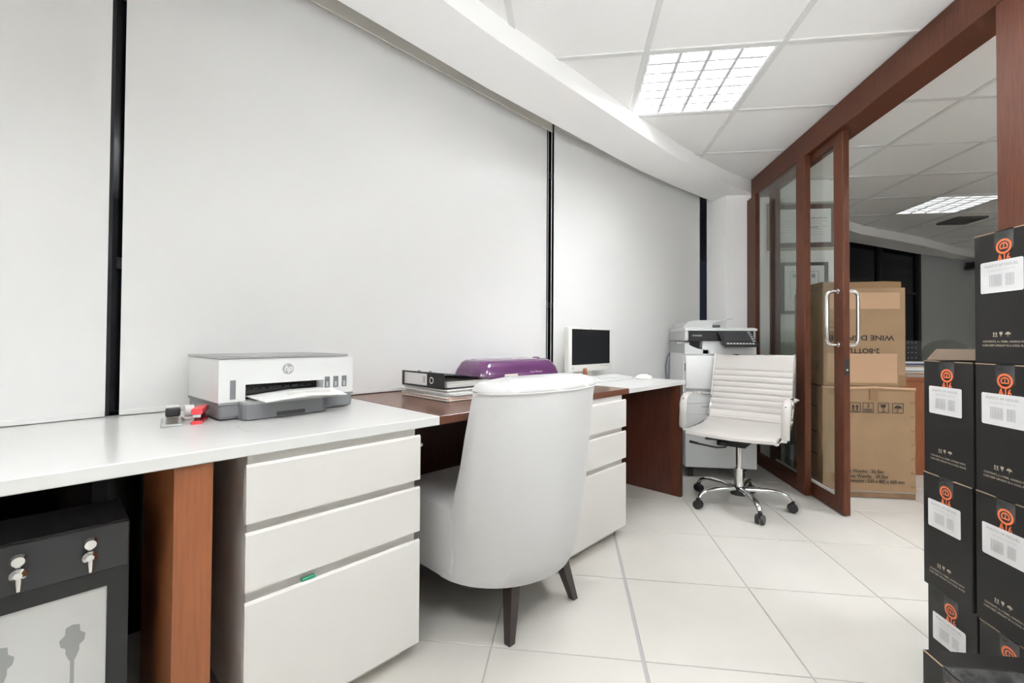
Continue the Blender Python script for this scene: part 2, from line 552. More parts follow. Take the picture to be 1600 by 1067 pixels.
luminaire(*cell(1, -2), 'tube', 'added square louvred ceiling light above the black boxes, out of the picture')  # unseen, added to brighten the office towards the column
luminaire(*cell(0, -4), 'tube', 'added square louvred ceiling light behind the camera, on the partition side')  # unseen, added to even out the room's brightness
luminaire(*cell(-2, -4), 'tube_left', 'added square louvred ceiling light behind the camera, on the blind side')  # unseen, added to lift the light on the left blinds
luminaire(*cell(4, -1), 'tube_side', 'added square louvred ceiling light of the other room, just right of the picture')  # unseen, added to light that room near the partition
luminaire(*cell(8, 2), 'tube_far_side', 'added square louvred ceiling light of the other room, furthest to the right')  # unseen, added to make up for the weak far light
luminaire(*cell(3, -4), 'tube_side', 'added square louvred ceiling light of the other room, behind the camera')  # unseen, added as further light for that room
luminaire(*cell(5, 4), 'tube_far', 'lit square louvred ceiling light in the dim room behind the glass door')
# air vent in the far ceiling
vx, vy = 4.16, 5.30
t = thing('ceiling_vent', 'dark square air vent in the far ceiling behind the glowing ceiling light', 'vent', (vx, vy, ZC - 0.017))
h = 0.14
bm = bmesh.new()
for s_ in (-1, 1):
    box(bm, min(s_ * h, s_ * (h - 0.03)), max(s_ * h, s_ * (h - 0.03)), -h, h, 0.0, 0.0205)
    box(bm, -h + 0.03, h - 0.03, min(s_ * h, s_ * (h - 0.03)), max(s_ * h, s_ * (h - 0.03)), 0.0, 0.02)
put('frame', bm, 'vent', t)
put('backing', B(-h + 0.03, h - 0.03, -h + 0.03, h - 0.03, 0.018, 0.0205), 'black', t)
for k in range(6):
    y = -h + 0.05 + k * (2 * h - 0.10) / 5
    put('slat', B(-h + 0.03, h - 0.03, y - 0.012, y + 0.012, 0.012, 0.018), 'vent', t)

# ---------------------------------------------------------------- roller blinds
def blind(a, b, label, chain_end, drop=0.0):
    dx, dy = b[0] - a[0], b[1] - a[1]
    L = math.hypot(dx, dy)
    t = thing('roller_blind', label, 'blind', (a[0], a[1], 0.714), math.atan2(dy, dx), 'roller blinds along the window')
    put('fabric', B(0, L, 0, 0.002, 0.012 - drop, 1.70), 'blind', t)
    put('bottom_bar', B(0.0, L, -0.002, 0.010, -drop, 0.016 - drop, 0.002), 'blind', t)
    put('valance', B(-0.015, L + 0.015, -0.035, -0.028, 1.567, 1.70), 'valance', t)
    bm = bmesh.new()
    x = L + 0.018 if chain_end else -0.018
    tube(bm, [(x, 0.004, 0.05), (x, 0.004, 1.69)], 0.0022, 6)
    put('chain', bm, 'bead', t)
    return t
p1 = WP(0.115, -1.80)
ang = math.radians(29.5)
blind((p1[0] - math.sin(ang) * 2.0, p1[1] - math.cos(ang) * 2.0), p1, 'white roller blind at far left, cut off by the picture edge', False)
blind(WP(0.147, -1.80), WP(2.186, -1.80), 'widest white roller blind, behind the white printer and black binder', True)
blind(WP(2.200, -1.752), WP(4.0, -1.528), 'white roller blind behind the computer screen, nearest the column', False, 0.25)

# ================================================================ DESKS
T = 0.712
TK = 0.028
# left white desk
t = thing('desk', 'white desk top with an orange-brown wood leg, printer standing on it', 'desk', WS(0.85, -1.125), WRZ, 'desks along the window')
def L1(s, d):
    return (s - 0.85, -(d + 1.125))
b0 = (-1.4, -1.66)
put('desk_top', prism([L1(-1.4, -1.125), L1(0.848, -1.125), L1(0.848, -1.83), L1(0.12, -1.83), L1(*b0)], T - TK, T, None, 0.002, 1), 'desk_white', t)
put('leg', B(0.18 - 0.85, 0.248 - 0.85, 0.01, 0.44, 0.0, T - TK), 'wood_leg', t)
put('back_panel', B(0.0, -0.55, 0.60, 0.62, 0.1, T - TK), 'black', t)
# brown desk
t = thing('desk', 'dark brown wood-topped desk between the two white ones', 'desk', WS(0.85, -1.125), WRZ, 'desks along the window')
put('desk_top', B(0.001, 1.178, 0.0, 0.705, T - TK, T, 0.002), 'wood_top', t)
put('back_panel', B(0.0, 0.65, 0.55, 0.57, 0.12, T - TK), 'wood_dark', t)
# right white desk
t = thing('desk', 'white desk top on a dark wood end panel beside the copier', 'desk', WS(2.03, -1.125), WRZ, 'desks along the window')
put('desk_top', prism([(0.0, 0.0), (0.69, 0.0), (0.69, 0.545), (0.0, 0.595)], T - TK + 0.002, T - 0.001, None, 0.002, 1), 'desk_white', t)
put('end_panel', B(0.645, 0.677, 0.012, 0.50, 0.0, T - TK + 0.002), 'wood_dark', t)
put('edge_strip', B(0.6435, 0.645, 0.012, 0.07, 0.0, T - TK), 'wood', t)
put('back_panel', B(0.0, 0.645, 0.46, 0.48, 0.02, T - TK), 'wood_dark', t)

# drawer cabinets
def cabinet(s0, s1, d, label):
    t = thing('drawer_cabinet', label, 'cabinet', WS(s0, d), WRZ, 'drawer cabinets under the desks')
    W_ = s1 - s0
    bm = bmesh.new()
    zt = T - TK
    g = 0.007
    box(bm, g, g + 0.018, 0.022, 0.52, 0.05, zt)
    box(bm, W_ - g - 0.018, W_ - g, 0.022, 0.52, 0.05, zt)
    box(bm, g + 0.018, W_ - g - 0.018, 0.50, 0.52, 0.05, zt)
    box(bm, g + 0.018, W_ - g - 0.018, 0.022, 0.50, 0.05, 0.068)
    box(bm, g + 0.018, W_ - g - 0.018, 0.022, 0.50, zt - 0.018, zt)
    box(bm, g, W_ - g, 0.0205, 0.06, 0.645, zt)
    for zz in (0.3645, 0.5200):
        box(bm, g, W_ - g, 0.0205, 0.06, zz - 0.022, zz + 0.016)
    put('carcass', bm, 'cab', t)
    put('plinth', B(0.03, W_ - 0.03, 0.05, 0.50, 0.0, 0.05), 'seal', t)
    for (za, zb) in ((0.046, 0.353), (0.377, 0.510), (0.531, 0.664)):
        pts = [(0.0, za), (0.0, zb - 0.006), (0.003, zb - 0.001), (0.006, zb), (0.020, zb - 0.014), (0.020, za)]
        bm = bmesh.new()
        extrude_profile(pts, 0.0, W_, bm)
        put('drawer', bm, 'cab', t)
    return t
cA = cabinet(0.310, 0.776, -1.125, 'cream three-drawer cabinet under the left white desk, in front')
put('key_tag', B(0.125, 0.160, 0.004, 0.014, 0.352, 0.360, 0.002), 'green_tag', cA)
bm = bmesh.new(); tube(bm, [(0.462, 0.006, 0.638), (0.474, 0.006, 0.632)], 0.006, 8)
put('key_lock', bm, 'steel', cA)
cabinet(1.510, 1.976, -1.113, 'cream three-drawer cabinet under the brown desk, behind the armchair')

# ---------------------------------------------------------------- wine dispenser under the left desk
t = thing('wine_dispenser', 'black wine dispenser with chrome taps stored under the left desk', 'dispenser', WS(-0.52, -1.25), WRZ)
DW = 0.643
bm = bmesh.new()
box(bm, 0, DW, 0.012, 0.19, 0.467, 0.56, 0.003)
box(bm, 0, 0.02, 0.02, 0.19, 0.06, 0.467); box(bm, DW - 0.02, DW, 0.02, 0.19, 0.06, 0.467)
box(bm, 0.02, DW - 0.02, 0.17, 0.19, 0.06, 0.467); box(bm, 0, DW, 0.02, 0.19, 0.0, 0.06)
put('body', bm, 'charcoal', t)
put('tap_panel', B(0.0, DW, 0.0, 0.012, 0.467, 0.560, 0.002), 'charcoal', t)
bm = bmesh.new()
box(bm, DW - 0.034, DW, 0.004, 0.020, 0.03, 0.466); box(bm, 0, 0.034, 0.004, 0.020, 0.03, 0.466)
box(bm, 0.034, DW - 0.034, 0.004, 0.020, 0.433, 0.466); box(bm, 0.034, DW - 0.034, 0.004, 0.020, 0.03, 0.06)
put('door_frame', bm, 'black', t)
put('pane', B(0.034, DW - 0.034, 0.010, 0.016, 0.06, 0.433), 'frost', t)
for k in range(6):
    x = DW - 0.062 - k * 0.097
    p = put('tap', tube(bmesh.new(), [(x, 0.0, 0.534), (x, -0.012, 0.534), (x, -0.022, 0.536), (x, -0.028, 0.536)], [0.007, 0.009, 0.0125, 0.009], 14), 'chrome', t, True)
    bm = bmesh.new()
    tube(bm, [(x, 0.0, 0.510), (x, -0.012, 0.510), (x, -0.020, 0.509), (x, -0.026, 0.509)], [0.007, 0.0115, 0.012, 0.006], 14)
    tube(bm, [(x + 0.001, -0.020, 0.512), (x + 0.001, -0.022, 0.495), (x + 0.001, -0.022, 0.480)], [0.0055, 0.005, 0.0035], 10)
    put('spout', bm, 'chrome', p, True)
    xb = x - 0.022
    bm = bmesh.new()
    pr = [(0.0, 0.372), (0.010, 0.369), (0.011, 0.355), (0.019, 0.347), (0.017, 0.334), (0.010, 0.328), (0.010, 0.318), (0.006, 0.306), (0.003, 0.300), (0.003, 0.2), (0.0, 0.2)]
    vs = [bm.verts.new((xb + a, 0.0095, b)) for a, b in pr] + [bm.verts.new((xb - a, 0.0095, b)) for a, b in pr[::-1]]
    bmesh.ops.remove_doubles(bm, verts=vs, dist=1e-5)
    bm.faces.new([v for v in bm.verts])
    put('bottle_silhouette', bm, 'frost_sh', t)  # bottle shadows on the frosted pane, painted as flat grey shapes

# ---------------------------------------------------------------- all-in-one printer on the left desk
ANG = math.radians(57.4)
t = thing('printer', 'white and grey ink-tank printer on the left white desk', 'printer', (-0.995, 1.152, T), ANG)
PWD = 0.418
put('base', B(0, PWD, 0.0, 0.285, 0.002, 0.050, 0.012, 3), 'grey_base', t, True)
put('base_lip', B(-0.001, PWD + 0.001, -0.001, 0.286, 0.045, 0.052), 'grey_base', t)
bm = bmesh.new()                                      # white body with the paper opening left free
box(bm, 0.0, 0.070, 0.0, 0.285, 0.052, 0.178)
box(bm, 0.311, PWD, 0.0, 0.285, 0.052, 0.178)
box(bm, 0.070, 0.311, 0.0, 0.285, 0.101, 0.178)
box(bm, 0.070, 0.311, 0.15, 0.285, 0.052, 0.101)
put('body', bm, 'white_pl', t)
put('paper_slot', B(0.0702, 0.3108, 0.05, 0.149, 0.053, 0.1008), 'black_gloss', t)
rb = bmesh.new()
for k in range(9):
    box(rb, 0.082 + k * 0.024, 0.098 + k * 0.024, 0.046, 0.0499, 0.080, 0.087)
put('rollers', rb, 'charcoal', t)
put('scanner_lid', B(-0.004, PWD - 0.022, -0.006, 0.288, 0.179, 0.187, 0.002), 'grey_lid', t)
put('ink_window', B(0.029, 0.044, -0.0015, 0.001, 0.060, 0.116, 0.001), 'grey_base', t)
for x in (0.314, 0.345, 0.376):
    f = put('ink_window', B(x, x + 0.0185, -0.0015, 0.001, 0.073, 0.111, 0.001), 'grey_base', t)
    put('ink_level', B(x + 0.005, x + 0.012, -0.0025, -0.001, 0.077, 0.093), 'grey_pl', f)
bm = bmesh.new()
q = [(0.052 + 0.018, -0.050), (0.300 - 0.018, -0.050), (0.294, -0.046), (0.300, -0.034), (0.300, 0.012), (0.052, 0.012), (0.052, -0.034), (0.058, -0.046)]
prism(q, 0.003, 0.046, bm)
put('paper_tray', bm, 'grey_base', t)
put('tray_grip', B(0.140, 0.225, -0.0515, -0.049, 0.006, 0.018), 'charcoal', t)
q2 = [(a, b) for a, b in q]
put('tray_top', prism(q2, 0.046, 0.053), 'grey_lid', t)
bm = bmesh.new()
box(bm, 0.10, 0.345, -0.085, 0.02, 0.052, 0.056)
put('output_tray', bm, 'grey_lid', t)
bm = extrude_profile([(-0.084, 0.056), (-0.085, 0.058), (-0.060, 0.074), (-0.060, 0.072)], 0.165, 0.300)
put('tray_flap', bm, 'seal', t)
pb = bmesh.new()
rr = []
for k in range(9):
    y = 0.04 - 0.15 * k / 8
    rr.append([(0.085, y, 0.063 - 0.004 * k / 8), (0.215, y, 0.074 - 0.006 * k / 8), (0.335, y, 0.073 - 0.010 * k / 8 + 0.003 * math.sin(k * 0.6))])
rows = [[pb.verts.new(p) for p in r] for r in rr]
for k in range(8):
    pb.faces.new((rows[k][0], rows[k][1], rows[k + 1][1], rows[k + 1][0]))
    pb.faces.new((rows[k][1], rows[k][2], rows[k + 1][2], rows[k + 1][1]))
po = put('paper_sheets', pb, 'paper', t)
md = po.modifiers.new('thick', 'SOLIDIFY'); md.thickness = 0.003
bm = bmesh.new(); tube(bm, [(0.193, 0.0, 0.143), (0.193, -0.0012, 0.143)], 0.0172, 32)
lg = put('logo_disc', bm, 'greyink', t)
text('hp', 0.026, 'white_pl', lg, (0.193, -0.0016, 0.1445), FRONT, 'logo_letters', shear=0.30, bold=0.0006)

# ---------------------------------------------------------------- punch, stapler, small pad, loose sheet
t = thing('hole_punch', 'grey metal hole punch with black handle left of the printer', 'punch', WS(0.236, -1.50, T), WRZ - 0.15)
put('base', B(-0.030, 0.018, -0.02, 0.125, 0.0, 0.006, 0.002), 'grey_pl', t)
bm = extrude_profile([(-0.005, 0.006), (0.03, 0.012), (0.06, 0.016), (0.10, 0.016), (0.10, 0.006)], -0.020, 0.012)
put('body', bm, 'steel', t)
bm = extrude_profile([(0.00, 0.022), (0.02, 0.040), (0.055, 0.050), (0.085, 0.042), (0.115, 0.014), (0.10, 0.014), (0.075, 0.034), (0.05, 0.040), (0.02, 0.026)], -0.018, 0.010)
put('arm', bm, 'seal', t)
put('handle', B(-0.02, 0.013, -0.008, 0.028, 0.026, 0.047, 0.003), 'black', t)
t = thing('stapler', 'small red stapler beside the white printer', 'stapler', WS(0.285, -1.49, T), WRZ - 0.35)
put('base', B(-0.013, 0.013, -0.01, 0.09, 0.0, 0.008, 0.002), 'red', t)
put('magazine', B(-0.007, 0.007, 0.005, 0.085, 0.008, 0.024), 'red_dark', t)
put('pusher', B(-0.009, 0.009, -0.002, 0.006, 0.018, 0.026), 'chrome', t)
put('top_cover', B(-0.013, 0.014, -0.008, 0.09, 0.026, 0.043, 0.004, 2), 'red', t, True)
t = thing('tape_dispenser', 'small clear and white tape holder between punch and red stapler', 'tape dispenser', WS(0.283, -1.575, T), WRZ)
put('foot', B(-0.012, 0.016, 0.0, 0.05, 0.0, 0.008, 0.002), 'seal', t)
put('roll', tube(bmesh.new(), [(-0.008, 0.025, 0.024), (0.014, 0.025, 0.024)], 0.017, 18), 'white_pl', t, True)
t = thing('paper_sheet', 'loose white sheet lying on the desk in front of the printer', 'paper', WS(0.40, -1.33, T), WRZ)
put('sheet', B(-0.05, 0.10, -0.06, 0.045, 0.0003, 0.0009), 'desk_white', t)

# ---------------------------------------------------------------- binder on a stack of papers, brown desk
t = thing('paper_stack', 'uneven stack of papers and peach folders under the black binder', 'paper', WS(1.05, -1.37, T), WRZ)
random.seed(3)
z = 0.0
for k in range(13):
    th = 0.0024 + random.random() * 0.0020
    m = 'folder' if k in (2,) else ('paper2' if k % 5 == 0 else 'paper')
    a, b, c = (random.random() * 0.03 for _ in range(3))
    o = put('folder' if m == 'folder' else 'sheet', B(0.0 + a, 0.245 + b, -0.03 + c, 0.31, 0, th * 0.8), m, t)
    o.location = (0, 0, z)
    o.rotation_euler = (0, 0, (random.random() - 0.5) * 0.09)
    z += th
ZS = z + 0.001
t = thing('ring_binder', 'black lever-arch binder with white spine label lying on the papers', 'binder', WS(1.055, -1.378, T + ZS), WRZ)
put('spine', B(0.0, 0.004, 0.0, 0.295, 0.0, 0.062, 0.001), 'black', t)
put('lower_cover', B(0.004, 0.275, 0.0, 0.295, 0.0, 0.003), 'black', t)
bm = bmesh.new()
box(bm, 0.004, 0.285, 0.0, 0.295, 0.058, 0.0615, mtx=Matrix.Translation((0.004, 0, 0.06)) @ Matrix.Rotation(math.radians(6.5), 4, 'Y') @ Matrix.Translation((-0.004, 0, -0.06)))
put('upper_cover', bm, 'black', t)
for k in range(7):
    sk = B(0.02, 0.268 - 0.004 * k, 0.004 + 0.002 * (k % 3), 0.288, 0.0, 0.0022)
    put('sheet', sk, 'paper' if k % 3 else 'paper2', t, loc=(0.003 * (k % 2), 0, 0.0045 + k * 0.0034))
put('spine_label', B(-0.0008, 0.0, 0.112, 0.272, 0.008, 0.055), 'paper', t)
put('finger_ring', tube(bmesh.new(), [(0.0, 0.078, 0.031), (-0.002, 0.078, 0.031)], 0.0135, 20), 'chrome', t)
put('finger_hole', tube(bmesh.new(), [(-0.002, 0.078, 0.031), (-0.0025, 0.078, 0.031)], 0.009, 18), 'black', t)
for k in range(3):
    text('FILES', 0.010, 'greyink', t, (-0.0012, 0.262 - 0.0, 0.018 + 0.013 * k), (PI / 2, 0, -PI / 2), 'spine_print')
put('print_block', B(-0.0012, -0.0008, 0.12, 0.138, 0.018, 0.046), 'greyink2', t)
for yy in (0.13, 0.21):
    put('ring_rivet', tube(bmesh.new(), [(0.03, yy, 0.060), (0.03, yy, 0.064)], 0.006, 12), 'steel', t)

# ---------------------------------------------------------------- purple machine
t = thing('laminator', 'glossy purple plastic desktop machine behind the white armchair', 'machine', WS(1.645, -1.50, T), WRZ)
def rr_ring(hx, y0, y1, z, r, n=5):
    pts = []
    for (cx, cy, a0) in ((hx - r, y1 - r, 0), (-hx + r, y1 - r, PI / 2), (-hx + r, y0 + r, PI), (hx - r, y0 + r, 1.5 * PI)):
        for k in range(n + 1):
            a = a0 + PI / 2 * k / n
            pts.append((cx + r * math.cos(a), cy + r * math.sin(a), z))
    return pts
rings = [rr_ring(0.285, -0.005, 0.21, 0.0, 0.05), rr_ring(0.302, -0.018, 0.215, 0.03, 0.055), rr_ring(0.300, -0.016, 0.215, 0.06, 0.055),
         rr_ring(0.284, -0.006, 0.208, 0.10, 0.05), rr_ring(0.258, 0.012, 0.20, 0.132, 0.045), rr_ring(0.236, 0.032, 0.19, 0.143, 0.04)]
put('shell', loft(rings), 'purple', t, True)
put('lid', prism([(-0.16, 0.04), (0.15, 0.04), (0.19, 0.17), (-0.20, 0.17)], 0.1425, 0.1455), 'lid_sheen', t)
put('top_label', prism([(-0.225, 0.06), (-0.17, 0.05), (-0.19, 0.12), (-0.23, 0.12)], 0.1425, 0.1445), 'lilac', t)
put('knob', ball(bmesh.new(), (0.20, 0.09, 0.144), 0.022, 0.022, 0.008), 'purple', t, True)
text('Your Memory', 0.017, 'lilac', t, (0.085, -0.0125, 0.080), (PI / 2 - 0.12, 0, 0), 'brand_lettering')
# hand-sized printed card leaning on it
t = thing('card', 'small printed card leaning on the purple machine', 'card', WS(1.535, -1.468, T), WRZ)
put('sheet', B(-0.045, 0.045, 0.0, 0.002, 0.0, 0.078), 'paper2', t, rot=(-0.12, 0, 0))
for k, (a, b, c, d) in enumerate(((-0.038, -0.02, 0.05, 0.07), (-0.012, 0.016, 0.045, 0.06), (0.022, 0.036, 0.05, 0.066))):
    put('print', B(a, b, -0.0006, 0.0, c, d), 'greyink', t, rot=(-0.12, 0, 0))

# ---------------------------------------------------------------- computer screen, keyboard, mouse
t = thing('computer', 'white all-in-one computer with a dark screen on the right desk', 'computer', WS(2.403, -1.60, T), WRZ)
bm = bmesh.new()
box(bm, -0.245, 0.245, 0.0, 0.035, 0.046, 0.322, 0.006, 2)
put('bezel', bm, 'cream_pl', t, True)
put('screen', B(-0.213, 0.213, -0.0015, 0.001, 0.090, 0.311), 'screen', t)
put('camera_dot', tube(bmesh.new(), [(-0.01, -0.0012, 0.3165), (-0.01, 0.001, 0.3165)], 0.002, 8), 'black', t)
put('stand', B(-0.06, 0.06, 0.036, 0.055, 0.004, 0.16), 'cream_pl', t)
put('foot', B(-0.12, 0.12, -0.02, 0.085, 0.0, 0.006, 0.002), 'steel', t)
for k in range(5):
    put('button', B(0.095 + k * 0.022, 0.105 + k * 0.022, -0.0012, 0.001, 0.076, 0.080), 'greyink', t)
put('sticker', B(-0.21, -0.193, -0.0012, 0.001, 0.062, 0.078), 'greyink2', t)
put('rear_leg', B(-0.22, -0.20, 0.004, 0.03, 0.0, 0.046), 'cream_pl', t)
t = thing('phone_stand', 'little copper-brown wedge standing under the computer screen', 'stand', WS(2.29, -1.57, T), WRZ)
put('wedge', extrude_profile([(-0.012, 0.0), (0.012, 0.0), (0.008, 0.066), (0.0, 0.07)], -0.014, 0.014), 'copper', t)
t = thing('keyboard', 'slim white keyboard in front of the computer screen', 'keyboard', WS(2.36, -1.40, T), WRZ)
put('case', extrude_profile([(0.0, 0.0), (0.0, 0.010), (0.135, 0.022), (0.14, 0.018), (0.14, 0.0)], -0.215, 0.215), 'white_pl', t)
kb = bmesh.new()
for r_ in range(5):
    for c_ in range(14):
        x0 = -0.205 + c_ * 0.0294
        y0 = 0.012 + r_ * 0.023
        z0 = 0.011 + (y0) * 0.088
        box(kb, x0, x0 + 0.025, y0, y0 + 0.019, z0, z0 + 0.003)
o = put('keys', kb, 'white_pl', t); o['kind'] = 'stuff'
t = thing('mouse', 'white computer mouse near the right end of the white desk', 'mouse', WS(2.60, -1.34, T), WRZ + 0.2)
bm = bmesh.new()
ball(bm, (0, 0, 0.004), 0.031, 0.055, 0.030)
for v in bm.verts:
    v.co.z = max(v.co.z, 0.0)
put('shell', bm, 'cream_pl', t, True)
put('scroll_wheel', tube(bmesh.new(), [(-0.003, -0.032, 0.027), (0.003, -0.032, 0.027)], 0.006, 12), 'greyink', t)

# ================================================================ ARMCHAIR
t = thing('armchair', 'pale grey upholstered chair with tufted back and dark tapered legs', 'chair', WS(1.165, -0.92), WRZ)
def arm_ring(a, yb, c, z, yf, n=28, inset=0.0):
    """plan outline: half-ellipse at the back (towards -y), straight front at yf."""
    pts = []
    for k in range(n + 1):
        th = PI * k / n
        pts.append(((a - inset) * math.cos(th) * -1, yb + c - (c - inset) * math.sin(th), z))
    pts.append(((a - inset) * 0.98, yf, z)); pts.append(((a - inset) * 0.5, yf + 0.004, z)); pts.append((-(a - inset) * 0.5, yf + 0.004, z)); pts.append((-(a - inset) * 0.98, yf, z))
    return pts
prof = [(0.170, 0.262, 0.012, 0.25, 0.30), (0.178, 0.270, 0.000, 0.25, 0.29), (0.25, 0.264, -0.030, 0.25, 0.26), (0.35, 0.270, -0.040, 0.23, 0.225),
        (0.45, 0.278, -0.050, 0.205, 0.19), (0.55, 0.278, -0.052, 0.185, 0.16), (0.65, 0.281, -0.058, 0.165, 0.135), (0.75, 0.280, -0.060, 0.145, 0.11),
        (0.789, 0.279, -0.060, 0.128, 0.10)]
rings = [arm_ring(a, yb, c, z, yf) for z, a, yb, c, yf in prof]
put('backrest', loft(rings), 'fabric', t, True)
# rolled top with tufts
rings = []
for (z, ins) in ((0.790, 0.000), (0.797, -0.004), (0.807, -0.002), (0.819, 0.010), (0.828, 0.030), (0.833, 0.058), (0.832, 0.085)):
    ring = []
    for p in arm_ring(0.279, -0.060, 0.128, z, 0.10, 72, ins):
        u = p[0] / 0.288
        dip = sum(math.exp(-((u - c0) / 0.045) ** 2) for c0 in (-0.72, -0.18, 0.39, 0.80))
        f = max(0.0, (z - 0.792) / 0.04)
        zz = z - dip * 0.013 * f - 0.008 * f * u * u
        ring.append((p[0], p[1] + dip * 0.012 * f, zz))
    rings.append(ring)
put('top_roll', loft(rings), 'fabric', t, True)
bm = bmesh.new()
pipe = arm_ring(0.281, -0.062, 0.130, 0.791, 0.10, 40)[:41]
tube(bm, pipe, 0.004, 6)
put('piping', bm, 'fabric', t, True)
# seat block and cushion
def rect_ring(x0, x1, y0, y1, z, r):
    cx, hx = (x0 + x1) / 2, (x1 - x0) / 2
    return [(p[0] + cx, p[1], p[2]) for p in rr_ring(hx, y0, y1, z, r, 4)]
rings = [rect_ring(-0.262, 0.262, 0.20, 0.575, 0.172, 0.02), rect_ring(-0.270, 0.270, 0.20, 0.60, 0.20, 0.02), rect_ring(-0.268, 0.268, 0.19, 0.612, 0.30, 0.02),
         rect_ring(-0.270, 0.270, 0.17, 0.614, 0.37, 0.02), rect_ring(-0.262, 0.262, 0.15, 0.606, 0.398, 0.02), rect_ring(-0.235, 0.235, 0.13, 0.575, 0.408, 0.02)]
put('seat', loft(rings), 'fabric', t, True)
rings = [rect_ring(-0.225, 0.225, 0.16, 0.56, 0.148, 0.03), rect_ring(-0.235, 0.235, 0.15, 0.57, 0.171, 0.03)]
put('seat_frame', loft(rings), 'leg_dark', t)
def leg(x0, y0, x1, y1):
    bm = bmesh.new()
    def sq(x, y, z, r): return [(x - r, y - r, z), (x + r, y - r, z), (x + r, y + r, z), (x - r, y + r, z)]
    loft([sq(x1, y1, 0.0, 0.012), sq(x0, y0, 0.165, 0.020), sq(x0, y0, 0.19, 0.020)], True, bm)
    put('leg', bm, 'leg_dark', t)
leg(-0.130, 0.070, -0.156, 0.052)
leg(0.130, 0.075, 0.186, 0.056)
leg(-0.19, 0.50, -0.225, 0.54)
leg(0.19, 0.50, 0.225, 0.54)

# ================================================================ OFFICE CHAIR
t = thing('office_chair', 'cream leather office chair with ribbed back on chrome castor base', 'chair', (0.983, 2.74, 0), math.radians(-32.3))
HW = 0.226
def shell_profile(path, th, ribs=None):
    """path: list of (y,z) along the inner side, returns closed profile with rib bulges."""
    n = len(path)
    inn, out = [], []
    for i, (y, z) in enumerate(path):
        y0, z0 = path[max(i - 1, 0)]; y1, z1 = path[min(i + 1, n - 1)]
        L = math.hypot(y1 - y0, z1 - z0)
        ny, nz = (z1 - z0) / L, -(y1 - y0) / L          # towards the back / underside
        k = ribs[i] if ribs else 0
        inn.append((y - ny * k, z - nz * k))
        out.append((y + ny * th, z + nz * th))
    return inn + out[::-1]
# seat
path = [(-0.237, 0.425), (-0.234, 0.440), (-0.222, 0.449), (-0.19, 0.453), (-0.10, 0.450), (0.0, 0.447), (0.10, 0.448), (0.17, 0.455), (0.215, 0.470)]
bm = bmesh.new()
xs = [-HW, -HW + 0.012, -0.12, 0, 0.12, HW - 0.012, HW]
pr = shell_profile(path, 0.026)
rings = [[(x, y, z - (0.010 * (1 - (x / HW) ** 2)) - (0.006 if abs(x) == HW else 0)) for y, z in pr] for x in xs]
put('seat', loft(rings), 'leather', t, True)
# back: ribbed pads
N = 96
path = []
for i in range(N + 1):
    u = i / N
    if u < 0.22:
        a = u / 0.22
        path.append((0.205 + 0.075 * math.sin(a * 1.15), 0.464 + 0.085 * (1 - math.cos(a * 1.15)) / 0.6 + 0.0))
    else:
        a = (u - 0.22) / 0.78
        y0, z0 = 0.205 + 0.075 * math.sin(1.15), 0.464 + 0.085 * (1 - math.cos(1.15)) / 0.6
        path.append((y0 + (0.385 - y0) * a, z0 + (0.868 - z0) * a))
ribs = []
for y, z in path:
    if z > 0.765:
        ribs.append(0.006 * min(1, (0.872 - z) / 0.012, (z - 0.762) / 0.008))
    else:
        f = ((z - 0.470) / 0.0365) % 1.0
        ribs.append(0.0085 * max(0.0, 1 - (2 * f - 1) ** 4))
pr = shell_profile(path, 0.014, ribs)
rings = [[(x, y + (0.014 * (1 - (x / HW) ** 2)), z) for y, z in pr] for x in (-HW, -HW * 0.5, 0, HW * 0.5, HW)]
put('backrest', loft(rings), 'leather', t, True)
# chrome side rails along both edges
for s_ in (-1, 1):
    bm = bmesh.new()
    x = s_ * (HW + 0.006)
    pts = [(x, -0.235, 0.428), (x, -0.15, 0.438), (x, 0.05, 0.437), (x, 0.17, 0.446), (x, 0.245, 0.475), (x, 0.285, 0.55), (x, 0.335, 0.70), (x, 0.388, 0.872)]
    tube(bm, pts, 0.008, 8)
    put('side_rail', bm, 'chrome', t, True)
put('top_bar', tube(bmesh.new(), [(-HW - 0.01, 0.395, 0.862), (HW + 0.01, 0.395, 0.862)], 0.007, 8), 'chrome', t)
# arms: chrome loop with a leather sleeve
for s_ in (-1, 1):
    x = s_ * (HW + 0.034)
    xi = s_ * (HW + 0.008)
    loop = [(xi, -0.165, 0.432), (x, -0.175, 0.436), (x, -0.185, 0.47), (x, -0.180, 0.56), (x, -0.165, 0.612), (x, -0.12, 0.632), (x, 0.0, 0.634), (x, 0.15, 0.622), (x, 0.24, 0.606), (x, 0.27, 0.596), (xi, 0.295, 0.592)]
    bm = bmesh.new()
    tube(bm, loop, 0.008, 8)
    a = put('armrest', bm, 'chrome', t, True)
    sl = [(x, -0.184, 0.446), (x, -0.188, 0.47), (x, -0.183, 0.54), (x, -0.176, 0.585), (x, -0.160, 0.616), (x, -0.125, 0.633), (x, -0.06, 0.636)]
    bm = bmesh.new()
    tube(bm, sl, [0.019, 0.020, 0.0195, 0.022, 0.0195, 0.021, 0.018], 12, flat=0.45, swap=True)
    put('sleeve', bm, 'leather', a, True)
    put('rear_bracket', tube(bmesh.new(), [(x, 0.10, 0.626), (x, 0.22, 0.611)], [0.018, 0.014], 10, flat=0.5), 'leather', a, True)
